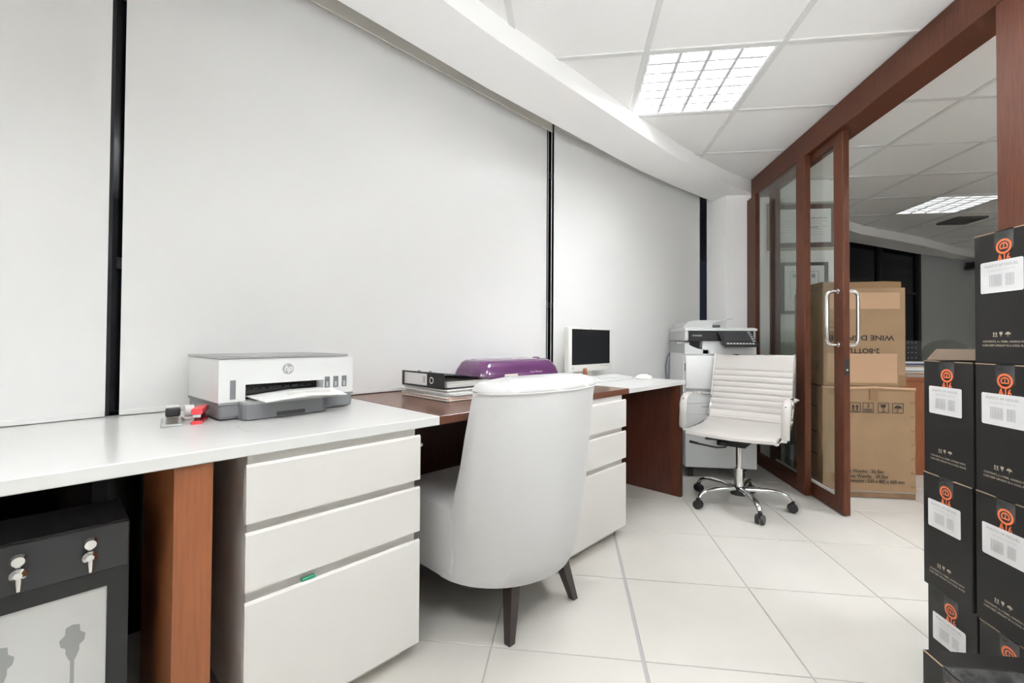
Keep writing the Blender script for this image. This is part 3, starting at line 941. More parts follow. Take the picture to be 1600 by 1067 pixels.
# mechanism, levers, column
bm = bmesh.new()
box(bm, -0.09, 0.09, -0.11, 0.13, 0.385, 0.418, 0.006)
box(bm, -0.05, 0.05, -0.06, 0.06, 0.345, 0.386, 0.006)
box(bm, -0.19, 0.19, -0.075, -0.045, 0.402, 0.420); box(bm, -0.19, 0.19, 0.095, 0.125, 0.402, 0.420)
put('mechanism', bm, 'black', t)
put('tilt_knob', tube(bmesh.new(), [(-0.09, -0.06, 0.385), (-0.16, -0.09, 0.387)], 0.0135, 12), 'black', t, True)
bm = bmesh.new(); cyl(bm, (-0.06, -0.12), 0.028, 0.362, 0.384, 16)
put('tension_knob', bm, 'black', t, True)
lv = put('lever', tube(bmesh.new(), [(-0.03, -0.03, 0.375), (-0.06, -0.06, 0.338), (-0.10, -0.075, 0.332), (-0.20, -0.10, 0.345)], 0.0055, 8), 'black', t, True)
put('lever_grip', tube(bmesh.new(), [(-0.19, -0.098, 0.343), (-0.20, -0.10, 0.346), (-0.245, -0.11, 0.353)], [0.006, 0.011, 0.013], 10, flat=0.6), 'black', lv, True)
bm = bmesh.new(); cyl(bm, (0, 0), 0.016, 0.20, 0.35, 20)
put('gas_lift', bm, 'chrome', t, True)
bm = bmesh.new(); cyl(bm, (0, 0), 0.0255, 0.105, 0.218, 24)
put('column', bm, 'chrome', t, True)
bm = bmesh.new(); cyl(bm, (0, 0), 0.045, 0.066, 0.112, 24, 0.036)
put('hub', bm, 'black', t, True)
a0 = math.radians(-90 + 32.3 + 2)
for k in range(5):
    a = a0 + k * 2 * PI / 5
    ca, sa = math.cos(a), math.sin(a)
    pts = [(0.03, 0.098), (0.10, 0.104), (0.17, 0.104), (0.215, 0.098), (0.245, 0.085), (0.262, 0.064)]
    bm = bmesh.new()
    tube(bm, [(r * ca, r * sa, z) for r, z in pts], [0.019, 0.018, 0.0165, 0.015, 0.0145, 0.012], 12, flat=0.75)
    sp = put('base_arm', bm, 'chrome', t, True)
    cx_, cy_ = 0.268 * ca, 0.268 * sa
    ta = a + 0.9 + 0.7 * k
    ux, uy = math.cos(ta), math.sin(ta)
    bm = bmesh.new()
    for s_ in (-1, 1):
        tube(bm, [(cx_ + s_ * ux * 0.006, cy_ + s_ * uy * 0.006, 0.026), (cx_ + s_ * ux * 0.010, cy_ + s_ * uy * 0.010, 0.026), (cx_ + s_ * ux * 0.022, cy_ + s_ * uy * 0.022, 0.026)], [0.0255, 0.026, 0.022], 18)
    box(bm, cx_ - 0.010, cx_ + 0.010, cy_ - 0.010, cy_ + 0.010, 0.03, 0.064, 0.003)
    put('castor', bm, 'black', sp, True)

# ================================================================ COPIER
t = thing('copier', 'grey office copier with black tilted control panel between desk and glass partition', 'copier', (0.808, 3.235, 0))
t.scale = (1.042, 1.0, 1.0)
CWD, CDP = 0.455, 0.48
put('lower_body', B(0, CWD, 0.006, CDP, 0.074, 0.60, 0.004), 'off_pl', t)
put('upper_body', B(0, CWD, 0.02, CDP, 0.60, 0.862, 0.004), 'off_pl', t)
for za, zb in ((0.078, 0.44), (0.444, 0.515), (0.519, 0.600)):
    f = put('paper_drawer', B(0.003, CWD - 0.004, 0.0, 0.0075, za, zb, 0.002), 'off_pl', t)
    if za > 0.44:
        put('handle', B(0.10, 0.30, -0.002, 0.002, zb - 0.022, zb - 0.010, 0.001), 'grey_pl', f)
put('front_cover', B(0.0, CWD * 0.92, -0.012, 0.019, 0.622, 0.852, 0.006, 2), 'white_pl', t, True)
put('cover_catch', B(-0.0025, 0.0, -0.002, 0.012, 0.745, 0.80), 'charcoal', t)
put('drawer_latch', B(0.165, 0.20, -0.014, 0.0, 0.585, 0.602, 0.002), 'black', t)
put('side_panel', B(-0.006, 0.0, 0.03, CDP - 0.03, 0.50, 0.865, 0.002), 'white_pl', t)
put('side_vent', B(-0.004, 0.0, CDP - 0.028, CDP - 0.002, 0.55, 0.80), 'grey_pl', t)
# sloped inner shelf with the dark output bay
bm = extrude_profile([(0.02, 0.862), (0.02, 0.945), (CDP, 0.945), (CDP, 0.862)], -0.002, 0.03)
put('bay_wall', bm, 'grey_pl', t)
bm = bmesh.new()
prof_ = [(0.0, 0.935), (0.02, 0.932), (0.05, 0.915), (0.08, 0.902), (0.11, 0.895), (0.15, 0.892), (0.15, 0.862), (0.0, 0.862)]
a_ = [bm.verts.new((x, 0.012, z)) for x, z in prof_]; b_ = [bm.verts.new((x, 0.06, z)) for x, z in prof_]
bm.faces.new(a_); bm.faces.new(b_[::-1])
for i in range(len(prof_)):
    j = (i + 1) % len(prof_)
    bm.faces.new((a_[i], a_[j], b_[j], b_[i]))
put('bay_apron', bm, 'off_pl', t)
put('output_bay', B(0.03, 0.16, 0.08, CDP, 0.865, 0.952), 'black', t)
put('finisher_block', B(0.112, CWD, 0.012, CDP, 0.862, 0.958, 0.004), 'off_pl', t)
put('side_tray', B(-0.035, 0.02, 0.10, 0.36, 0.935, 0.948, 0.002), 'grey_pl', t)
# scanner and feeder
put('scanner_side', B(-0.004, 0.02, 0.0, CDP, 0.957, 1.026, 0.003), 'grey_pl', t)
sb = put('scanner_front', B(0.02, 0.43, -0.004, 0.03, 0.955, 1.026, 0.002), 'black', t)
put('scanner_body', B(0.02, CWD, 0.03, CDP, 0.958, 1.028), 'grey_pl', t)
text('KYOCERA', 0.0135, 'greyink2', t, (0.075, -0.0046, 0.992), FRONT, 'brand_lettering', bold=0.0003)
bm = extrude_profile([(0.0, 1.028), (0.0, 1.040), (0.06, 1.050), (CDP, 1.050), (CDP, 1.028)], 0.0, CWD)
put('document_lid', bm, 'off_pl', t)
bm = bmesh.new()
pts = [(-0.0, 1.049), (0.005, 1.065), (0.03, 1.090), (0.07, 1.100), (0.13, 1.103), (0.235, 1.102), (0.235, 1.098), (0.19, 1.078), (0.19, 1.049)]
a_ = [bm.verts.new((x, 0.06, z)) for x, z in pts]; b_ = [bm.verts.new((x, 0.42, z)) for x, z in pts]
bm.faces.new(a_); bm.faces.new(b_[::-1])
for i in range(len(pts)):
    j = (i + 1) % len(pts)
    bm.faces.new((a_[i], a_[j], b_[j], b_[i]))
put('document_feeder', bm, 'grey_pl', t)
bm = bmesh.new()
box(bm, 0.19, 0.33, 0.08, 0.40, 0, 0.006, mtx=Matrix.Translation((0.19, 0, 1.088)) @ Matrix.Rotation(-0.17, 4, 'Y') @ Matrix.Translation((-0.19, 0, 0)))
put('feed_tray', bm, 'grey_pl', t)
put('feed_gap', B(0.191, 0.24, 0.06, 0.40, 1.052, 1.070), 'charcoal', t)
# tilted control panel
pan = bpy.data.objects.new('control_panel', None)
cp = bmesh.new()
box(cp, 0.0, 0.21, 0.0, 0.185, -0.012, 0.0, 0.006, 2)
cpo = put('control_panel', cp, 'black', t, True, loc=(0.197, -0.165, 0.925), rot=(math.radians(34), 0, 0))
bpy.data.objects.remove(pan)
put('touch_screen', B(0.022, 0.178, 0.055, 0.172, -0.001, 0.0012), 'charcoal', cpo)
for k in range(9):
    put('key', B(0.022 + k * 0.019, 0.034 + k * 0.019, 0.018, 0.030, -0.001, 0.0015), 'greyink2', cpo)
for k in range(5):
    put('key', B(0.184, 0.200, 0.05 + k * 0.026, 0.060 + k * 0.026, -0.001, 0.0015), 'greyink2', cpo)
put('panel_arm', B(0.24, 0.28, -0.07, 0.014, 0.925, 0.95), 'black', t)
for (x, y) in ((0.04, 0.06), (0.37, 0.06), (0.04, 0.40), (0.37, 0.40)):
    bm = bmesh.new()
    box(bm, x - 0.02, x + 0.03, y - 0.02, y + 0.02, 0.052, 0.075)
    tube(bm, [(x - 0.018, y, 0.030), (x + 0.018, y, 0.030)], 0.030, 16)
    put('castor', bm, 'black', t, True)
t = thing('power_cord', 'thin blue cord looping down the left side of the copier', 'cord', (0.795, 3.67, 0.0))
bm = bmesh.new()
tube(bm, [(0.002, 0.0, 0.86), (-0.02, 0.0, 0.82), (-0.03, 0.0, 0.74), (-0.024, 0.0, 0.66), (-0.01, 0.005, 0.4), (-0.015, 0.0, 0.02), (-0.02, -0.02, 0.004)], 0.004, 6)
put('cable', bm, 'cable', t, True)

# ================================================================ GLASS PARTITION
XB = 1.46
t = thing('glass_partition', 'dark wood framed glass partition with overhead beam and post', 'partition', (XB, 0, 0))
put('beam', B(0.0, 0.145, -1.65, 3.80, 2.122, ZC - 0.003, 0.002), 'wood', t)
put('wall_jamb', B(0.0, 0.028, 3.775, 3.884, 0.0, 2.122), 'wood', t)
put('post', B(0.0, 0.11, 1.615, 1.722, 0.0, 2.122, 0.003), 'wood', t)
put('fixed_pane', B(0.04, 0.048, 0.2, 1.612, 0.08, 2.121), 'glass', t)
put('sill', B(0.0, 0.10, 0.2, 1.613, 0.0, 0.08), 'wood', t)
# left sliding panel
PX = 1.451
t = thing('sliding_panel', 'left glass panel of the partition in a dark wood frame, beside the copier', 'door', (PX, 2.963, 0))
put('stile', B(0.0, 0.036, 0.0, 0.104, 0.004, 2.121, 0.002), 'wood', t)
put('stile', B(0.0, 0.036, 0.735, 0.807, 0.004, 2.121, 0.002), 'wood', t)
put('bottom_rail', B(0.001, 0.035, 0.104, 0.735, 0.004, 0.088), 'wood', t)
put('pane', B(0.014, 0.020, 0.104, 0.735, 0.088, 2.121), 'glass', t)
# sliding door with handles, behind the left panel's plane
DX = 1.489
t = thing('sliding_door', 'glass sliding door in dark wood frame with chrome pull handles, standing open', 'door', (DX, 2.640, 0))
put('stile', B(0.0, 0.034, 0.0, 0.086, 0.008, 2.121, 0.002), 'wood', t)
put('stile', B(0.0, 0.034, 0.80, 0.90, 0.008, 2.121, 0.002), 'wood', t)
put('top_rail', B(0.001, 0.033, 0.086, 0.80, 2.075, 2.121), 'wood', t)
put('bottom_rail', B(0.001, 0.033, 0.086, 0.80, 0.008, 0.092), 'wood', t)
put('pane', B(0.014, 0.020, 0.086, 0.80, 0.092, 2.075), 'glass', t)
put('brush_seal', B(-0.001, 0.004, 0.088, 0.80, 0.092, 0.108), 'seal', t)
for s_, x0 in ((-1, 0.0), (1, 0.034)):
    xo = x0 + s_ * 0.062
    yh = 0.036
    zt, zb = 1.236, 0.938
    r = 0.03
    pts = [(x0, yh, zt)]
    for k in range(7):
        a = PI / 2 * k / 6
        pts.append((xo - s_ * r + s_ * r * math.sin(a), yh, zt - r + r * math.cos(a)))
    for k in range(7):
        a = PI / 2 * k / 6
        pts.append((xo - s_ * r + s_ * r * math.cos(a), yh, zb + r - r * math.sin(a)))
    pts.append((x0, yh, zb))
    hd = put('handle', tube(bmesh.new(), pts, 0.0098, 14), 'chrome', t, True)
    for zz in (zt, zb):
        put('handle_rose', tube(bmesh.new(), [(x0, yh, zz), (x0 + s_ * 0.006, yh, zz)], 0.0145, 18), 'steel', hd, True)
put('lock', B(0.006, 0.030, -0.0015, 0.001, 0.775, 0.862), 'black', t)
put('keyhole', tube(bmesh.new(), [(0.018, -0.0016, 0.80), (0.018, -0.003, 0.80)], 0.006, 12), 'steel', t)

# ================================================================ CARTONS BEHIND THE DOOR
def icon_frame(bm, x0, z0, s, y):
    w_ = 0.0035
    for (a, b, c, d) in ((x0, x0 + s, z0, z0 + w_), (x0, x0 + s, z0 + s - w_, z0 + s), (x0, x0 + w_, z0, z0 + s), (x0 + s - w_, x0 + s, z0, z0 + s)):
        q = [bm.verts.new(p) for p in ((a, y, c), (b, y, c), (b, y, d), (a, y, d))]
        bm.faces.new(q)
def poly_y(bm, pts, y):
    bm.faces.new([bm.verts.new((x, y, z)) for x, z in pts])
t = thing('pallet', 'thin brown board pallet under the lower carton', 'pallet', (1.56, 2.985, 0))
put('board', B(0.0, 0.523, 0.0, 0.355, 0.004, 0.034), 'pallet', t)
put('runner', B(0.0, 0.523, 0.02, 0.10, 0.0, 0.004), 'pallet', t)
put('film', B(0.005, 0.515, 0.004, 0.35, 0.034, 0.044), 'seal', t)
t = thing('carton', 'large brown carton with handling symbols and weight print, lower of two', 'box', (1.56, 2.98, 0.044))
CH = 0.630
bm = B(0.0, 0.521, 0.0, 0.355, 0.0, CH)
bmesh.ops.subdivide_edges(bm, edges=list(bm.edges), cuts=6, use_grid_fill=True)
random.seed(11)
for v in bm.verts:
    f = max(0, (v.co.z - CH * 0.8) / (CH * 0.2))
    v.co.x += (random.random() - 0.5) * 0.006 * (1 + f)
    v.co.y += (random.random() - 0.5) * 0.004
    if f > 0 and v.co.z > CH - 0.02:
        v.co.z -= 0.005 * random.random()
put('body', bm, 'card', t)
y = -0.0045
ic = bmesh.new(); S_ = 0.062
for k, x0 in enumerate((0.158 - 0.076, 0.158, 0.231, 0.316, 0.396)):
    if k == 0: continue
    icon_frame(ic, x0 - 0.005, 0.478, S_, y)
x0 = 0.153                                    # arrows
for dx in (0.016, 0.038):
    poly_y(ic, [(x0 + dx, 0.492), (x0 + dx + 0.008, 0.492), (x0 + dx + 0.008, 0.512), (x0 + dx + 0.014, 0.512), (x0 + dx + 0.004, 0.528), (x0 + dx - 0.006, 0.512), (x0 + dx, 0.512)], y)
poly_y(ic, [(x0 + 0.010, 0.484), (x0 + 0.052, 0.484), (x0 + 0.052, 0.488), (x0 + 0.010, 0.488)], y)
x0 = 0.226                                    # stack limit
for zz in (0.486, 0.496):
    poly_y(ic, [(x0 + 0.008, zz), (x0 + 0.054, zz), (x0 + 0.054, zz + 0.005), (x0 + 0.008, zz + 0.005)], y)
x0 = 0.311                                    # wine glass
poly_y(ic, [(x0 + 0.016, 0.530), (x0 + 0.046, 0.530), (x0 + 0.044, 0.516), (x0 + 0.036, 0.509), (x0 + 0.026, 0.509), (x0 + 0.018, 0.516)], y)
poly_y(ic, [(x0 + 0.029, 0.488), (x0 + 0.033, 0.488), (x0 + 0.033, 0.509), (x0 + 0.029, 0.509)], y)
poly_y(ic, [(x0 + 0.020, 0.484), (x0 + 0.042, 0.484), (x0 + 0.042, 0.488), (x0 + 0.020, 0.488)], y)
x0 = 0.391                                    # umbrella
um = [(x0 + 0.031 + 0.021 * math.cos(a), 0.508 + 0.018 * math.sin(a)) for a in [PI * k / 12 for k in range(13)]]
poly_y(ic, um, y)
poly_y(ic, [(x0 + 0.0295, 0.490), (x0 + 0.0325, 0.490), (x0 + 0.0325, 0.508), (x0 + 0.0295, 0.508)], y)
poly_y(ic, [(x0 + 0.020, 0.486), (x0 + 0.0325, 0.486), (x0 + 0.0325, 0.490), (x0 + 0.020, 0.490)], y)
put('handling_symbols', ic, 'ink', t)
text('3', 0.034, 'ink', t, (0.257, y, 0.519), FRONT, 'stack_number', bold=0.0006)
text('Net Weight : 36.5kg', 0.030, 'ink', t, (0.342, y, 0.119), FRONT, 'weight_print', 'RIGHT', bold=0.0006, width=0.222)
text('Gross Weight : 39.5kg', 0.030, 'ink', t, (0.366, y, 0.089), FRONT, 'weight_print', 'RIGHT', bold=0.0006, width=0.248)
text('Dimension : 530 x 485 x 660 mm', 0.030, 'ink', t, (0.458, y, 0.061), FRONT, 'weight_print', 'RIGHT', bold=0.0006, width=0.330)
put('tape', B(0.265, 0.312, -0.0055, -0.003, 0.555, 0.628), 'tape', t)
for k in range(7):
    put('staple', B(0.495, 0.510, -0.006, -0.003, 0.03 + k * 0.085, 0.036 + k * 0.085), 'tape', t, rot=(0, 0, 0))
put('creased_rim', tube(bmesh.new(), [(0.0, 0.003, CH), (0.13, 0.0, CH - 0.004), (0.3, 0.002, CH + 0.001), (0.4, 0.0, CH - 0.003), (0.522, 0.003, CH - 0.006)], 0.009, 8), 'card_patch', t, True)
sd_ = bmesh.new()
for k, zz in enumerate((0.20, 0.34, 0.50)):
    q = [sd_.verts.new(p) for p in ((-0.0045, 0.05, zz), (-0.0045, 0.32, zz), (-0.0045, 0.32, zz + 0.006), (-0.0045, 0.05, zz + 0.006))]
    sd_.faces.new(q)
put('side_print', sd_, 'ink', t)
t = thing('carton', 'large brown carton lying upside down on top of the other carton', 'box', (1.57, 2.985, 0.684))
put('body', B(0.0, 0.463, 0.0, 0.355, 0.0, 0.604, 0.002), 'card', t)
bm = B(0.004, 0.448, 0.012, 0.345, 0.604, 0.645)
bmesh.ops.subdivide_edges(bm, edges=list(bm.edges), cuts=4, use_grid_fill=True)
for v in bm.verts:
    if v.co.z > 0.61:
        v.co.z += (random.random() - 0.6) * 0.006
put('folded_flaps', bm, 'tape', t)
put('pale_patch', B(0.03, 0.432, -0.0012, 0.0, 0.475, 0.575), 'card_patch', t)
put('pale_patch', B(0.02, 0.415, -0.0012, 0.0, 0.02, 0.200), 'card_patch', t)
UPS = (PI / 2, PI, 0)
text('WINE DISPENSER', 0.043, 'ink', t, (0.398, -0.0016, 0.298), UPS, 'big_print', 'LEFT', bold=0.001, width=0.40)
text('2-BOTTLE', 0.043, 'ink', t, (0.318, -0.0016, 0.217), UPS, 'big_print', 'LEFT', bold=0.001, width=0.195)
put('tape', B(0.425, 0.4635, -0.0016, 0.0, 0.0, 0.07), 'tape', t)
for k in range(4):
    text('STORE AND KEEP DRY', 0.017, 'ink', t, (-0.0012, 0.20, 0.50 - k * 0.022), (PI / 2, 0, -PI / 2), 'side_print')
ic = bmesh.new()
for k in range(3):
    for (a, b, c, d) in ((0, .05, 0, .003), (0, .05, .057, .06), (0, .003, 0, .06), (.047, .05, 0, .06), (.02, .028, .012, .045)):
        q = [ic.verts.new(p) for p in ((-0.0012, 0.05 + k * 0.07 + a, 0.09 + c), (-0.0012, 0.05 + k * 0.07 + b, 0.09 + c), (-0.0012, 0.05 + k * 0.07 + b, 0.09 + d), (-0.0012, 0.05 + k * 0.07 + a, 0.09 + d))]
        ic.faces.new(q)
put('side_symbols', ic, 'ink', t)

# ---------------------------------------------------------------- framed certificates on the white wall
t = thing('certificate', 'wide certificate in a purple-brown frame, upper one behind the glass', 'certificate', (1.615, 3.884, 1.70))
put('frame', B(0.0, 0.522, -0.022, 0.0, 0.0, 0.392, 0.003), 'frame_gold', t)
put('mount', B(0.012, 0.510, -0.026, -0.022, 0.022, 0.372), 'frame_br', t)
put('sheet', B(0.058, 0.474, -0.0275, -0.026, 0.060, 0.332), 'paper', t)
text('CERTIFICATE OF', 0.022, 'ink', t, (0.36, -0.028, 0.255), FRONT, 'lettering')
for k, (a, b) in enumerate(((0.10, 0.44), (0.14, 0.40), (0.10, 0.45), (0.16, 0.41), (0.09, 0.43), (0.18, 0.42))):
    put('text_line', B(a, b, -0.0282, -0.0274, 0.232 - k * 0.022, 0.2345 - k * 0.022), 'greyink', t)
text('APPROVED', 0.020, 'ink', t, (0.33, -0.0284, 0.180), FRONT, 'lettering')
t = thing('certificate', 'upright certificate in a charcoal frame, lower one behind the glass', 'certificate', (1.713, 3.884, 1.18))
bm = bmesh.new()
for (a, b, c, d) in ((0, 0.357, 0, 0.026), (0, 0.357, 0.394, 0.42), (0, 0.026, 0.026, 0.394), (0.331, 0.357, 0.026, 0.394)):
    box(bm, a, b, -0.024, 0.0, c, d)
put('frame', bm, 'frame_gr', t)
put('sheet', B(0.026, 0.331, -0.016, -0.002, 0.026, 0.394), 'paper', t)
bm = bmesh.new()
for (a, b, c, d) in ((0.072, 0.076, 0.12, 0.345), (0.285, 0.289, 0.18, 0.345), (0.072, 0.289, 0.343, 0.347)):
    box(bm, a, b, -0.0168, -0.0158, c, d)
put('border_line', bm, 'greyink', t)
put('seal_print', B(0.09, 0.125, -0.0166, -0.0158, 0.295, 0.325), 'greyink', t)
put('seal_print', B(0.235, 0.262, -0.0166, -0.0158, 0.295, 0.325), 'greyink', t)
text('Cliente', 0.040, 'red_dark', t, (0.16, -0.017, 0.135), FRONT, 'lettering')
put('text_line', B(0.09, 0.24, -0.0166, -0.0158, 0.105, 0.109), 'greyink', t)

# ---------------------------------------------------------------- sage green chair behind the glass
t = thing('padded_chair', 'pale green padded chair behind the left glass panel', 'chair', (1.84, 3.67, 0))
rings = [rect_ring(-0.25, 0.25, 0.02, 0.14, 0.50, 0.05), rect_ring(-0.27, 0.27, 0.0, 0.15, 0.60, 0.06), rect_ring(-0.27, 0.27, 0.0, 0.15, 0.82, 0.06),
         rect_ring(-0.25, 0.25, 0.01, 0.14, 0.92, 0.05), rect_ring(-0.20, 0.20, 0.04, 0.12, 0.955, 0.03)]
put('backrest', loft(rings), 'green', t, True)
rings = [rect_ring(-0.26, 0.26, -0.13, 0.10, 0.40, 0.03), rect_ring(-0.27, 0.27, -0.14, 0.12, 0.44, 0.04), rect_ring(-0.26, 0.26, -0.13, 0.12, 0.50, 0.03)]
put('seat', loft(rings), 'green', t, True)
for sx in (-0.22, 0.22):
    for sy in (-0.11, 0.12):
        bm = bmesh.new(); cyl(bm, (sx, sy), 0.018, 0.0, 0.405, 10)
        put('leg', bm, 'green_d', t, True)
put('stretcher', B(-0.22, 0.22, 0.105, 0.125, 0.14, 0.34), 'green_d', t)

# ---------------------------------------------------------------- far desk and what lies on it
t = thing('desk', 'brown wood desk in the far room behind the black boxes', 'desk', (2.30, 3.555, 0), 0)
put('desk_top', B(0.0, 1.35, -0.01, 0.75, 0.672, 0.70, 0.002), 'wood_leg', t)
put('front_panel', B(0.01, 1.33, 0.0, 0.022, 0.0, 0.672), 'wood_leg', t)
put('side_panel', B(0.01, 0.035, 0.022, 0.72, 0.0, 0.672), 'wood_leg', t)
t = thing('paper_stack', 'stack of papers and pads on the far brown desk', 'paper', (2.42, 3.60, 0.70))
random.seed(5)
zz = 0
for k in range(12):
    th = 0.006 + random.random() * 0.006
    m = ('paper', 'paper', 'card_patch', 'paper', 'blue', 'paper')[k % 6]
    put('sheet', B(random.random() * 0.03, 0.34 - random.random() * 0.05, random.random() * 0.02, 0.24, zz, zz + th - 0.001), m, t)
    zz += th
t = thing('file_holder', 'black perforated file holder standing on the far desk', 'holder', (2.47, 3.90, 0.70))
bm = bmesh.new()
box(bm, 0, 0.30, 0, 0.01, 0, 0.27); box(bm, 0, 0.01, 0.01, 0.20, 0, 0.27); box(bm, 0.29, 0.30, 0.01, 0.20, 0, 0.27); box(bm, 0.01, 0.29, 0.01, 0.20, 0, 0.01)
put('case', bm, 'black', t)
for r_ in range(5):
    for c_ in range(3):
        put('hole', B(0.20 + c_ * 0.028, 0.207 + c_ * 0.028, -0.001, 0.001, 0.09 + r_ * 0.04, 0.097 + r_ * 0.04), 'lilac', t)
t = thing('task_chair', 'grey rounded chair back showing above the open black box', 'chair', (3.62, 4.80, 0))
rings = []
for (z, a, b) in ((0.55, 0.15, 0.02), (0.70, 0.20, 0.03), (0.85, 0.22, 0.03), (0.92, 0.19, 0.03), (0.965, 0.12, 0.02), (0.982, 0.05, 0.012)):
    rings.append([(a * math.cos(2 * PI * k / 20), b * math.sin(2 * PI * k / 20), z) for k in range(20)])
put('backrest', loft(rings), 'olive', t, True)
put('seat', loft([rect_ring(-0.22, 0.22, -0.42, 0.02, 0.44, 0.06), rect_ring(-0.23, 0.23, -0.43, 0.03, 0.48, 0.06), rect_ring(-0.21, 0.21, -0.41, 0.02, 0.51, 0.05)]), 'olive', t, True)
put('spine', B(-0.03, 0.03, 0.02, 0.05, 0.40, 0.75), 'black', t)
bm = bmesh.new(); cyl(bm, (0, -0.2), 0.025, 0.06, 0.44, 12)
put('column', bm, 'black', t, True)
for k in range(5):
    a = 2 * PI * k / 5
    bm = bmesh.new()
    tube(bm, [(0, -0.2, 0.08), (0.25 * math.cos(a), -0.2 + 0.25 * math.sin(a), 0.05), (0.27 * math.cos(a), -0.2 + 0.27 * math.sin(a), 0.0)], [0.02, 0.018, 0.022], 8)
    put('foot', bm, 'black', t, True)
# wall lamp on the far wall
t = thing('wall_lamp', 'black shade of a lamp on the far grey wall', 'lamp', (5.80, 7.12, 2.02), math.radians(23))
put('shade', loft([[(0.15 * math.cos(2 * PI * k / 20), 0.15 * math.sin(2 * PI * k / 20), 0.0) for k in range(20)],
                   [(0.13 * math.cos(2 * PI * k / 20), 0.13 * math.sin(2 * PI * k / 20), 0.05) for k in range(20)],
                   [(0.05 * math.cos(2 * PI * k / 20), 0.05 * math.sin(2 * PI * k / 20), 0.11) for k in range(20)]]), 'black', t, True)
put('wall_arm', B(-0.012, 0.012, 0.0, 0.165, 0.08, 0.105), 'black', t)

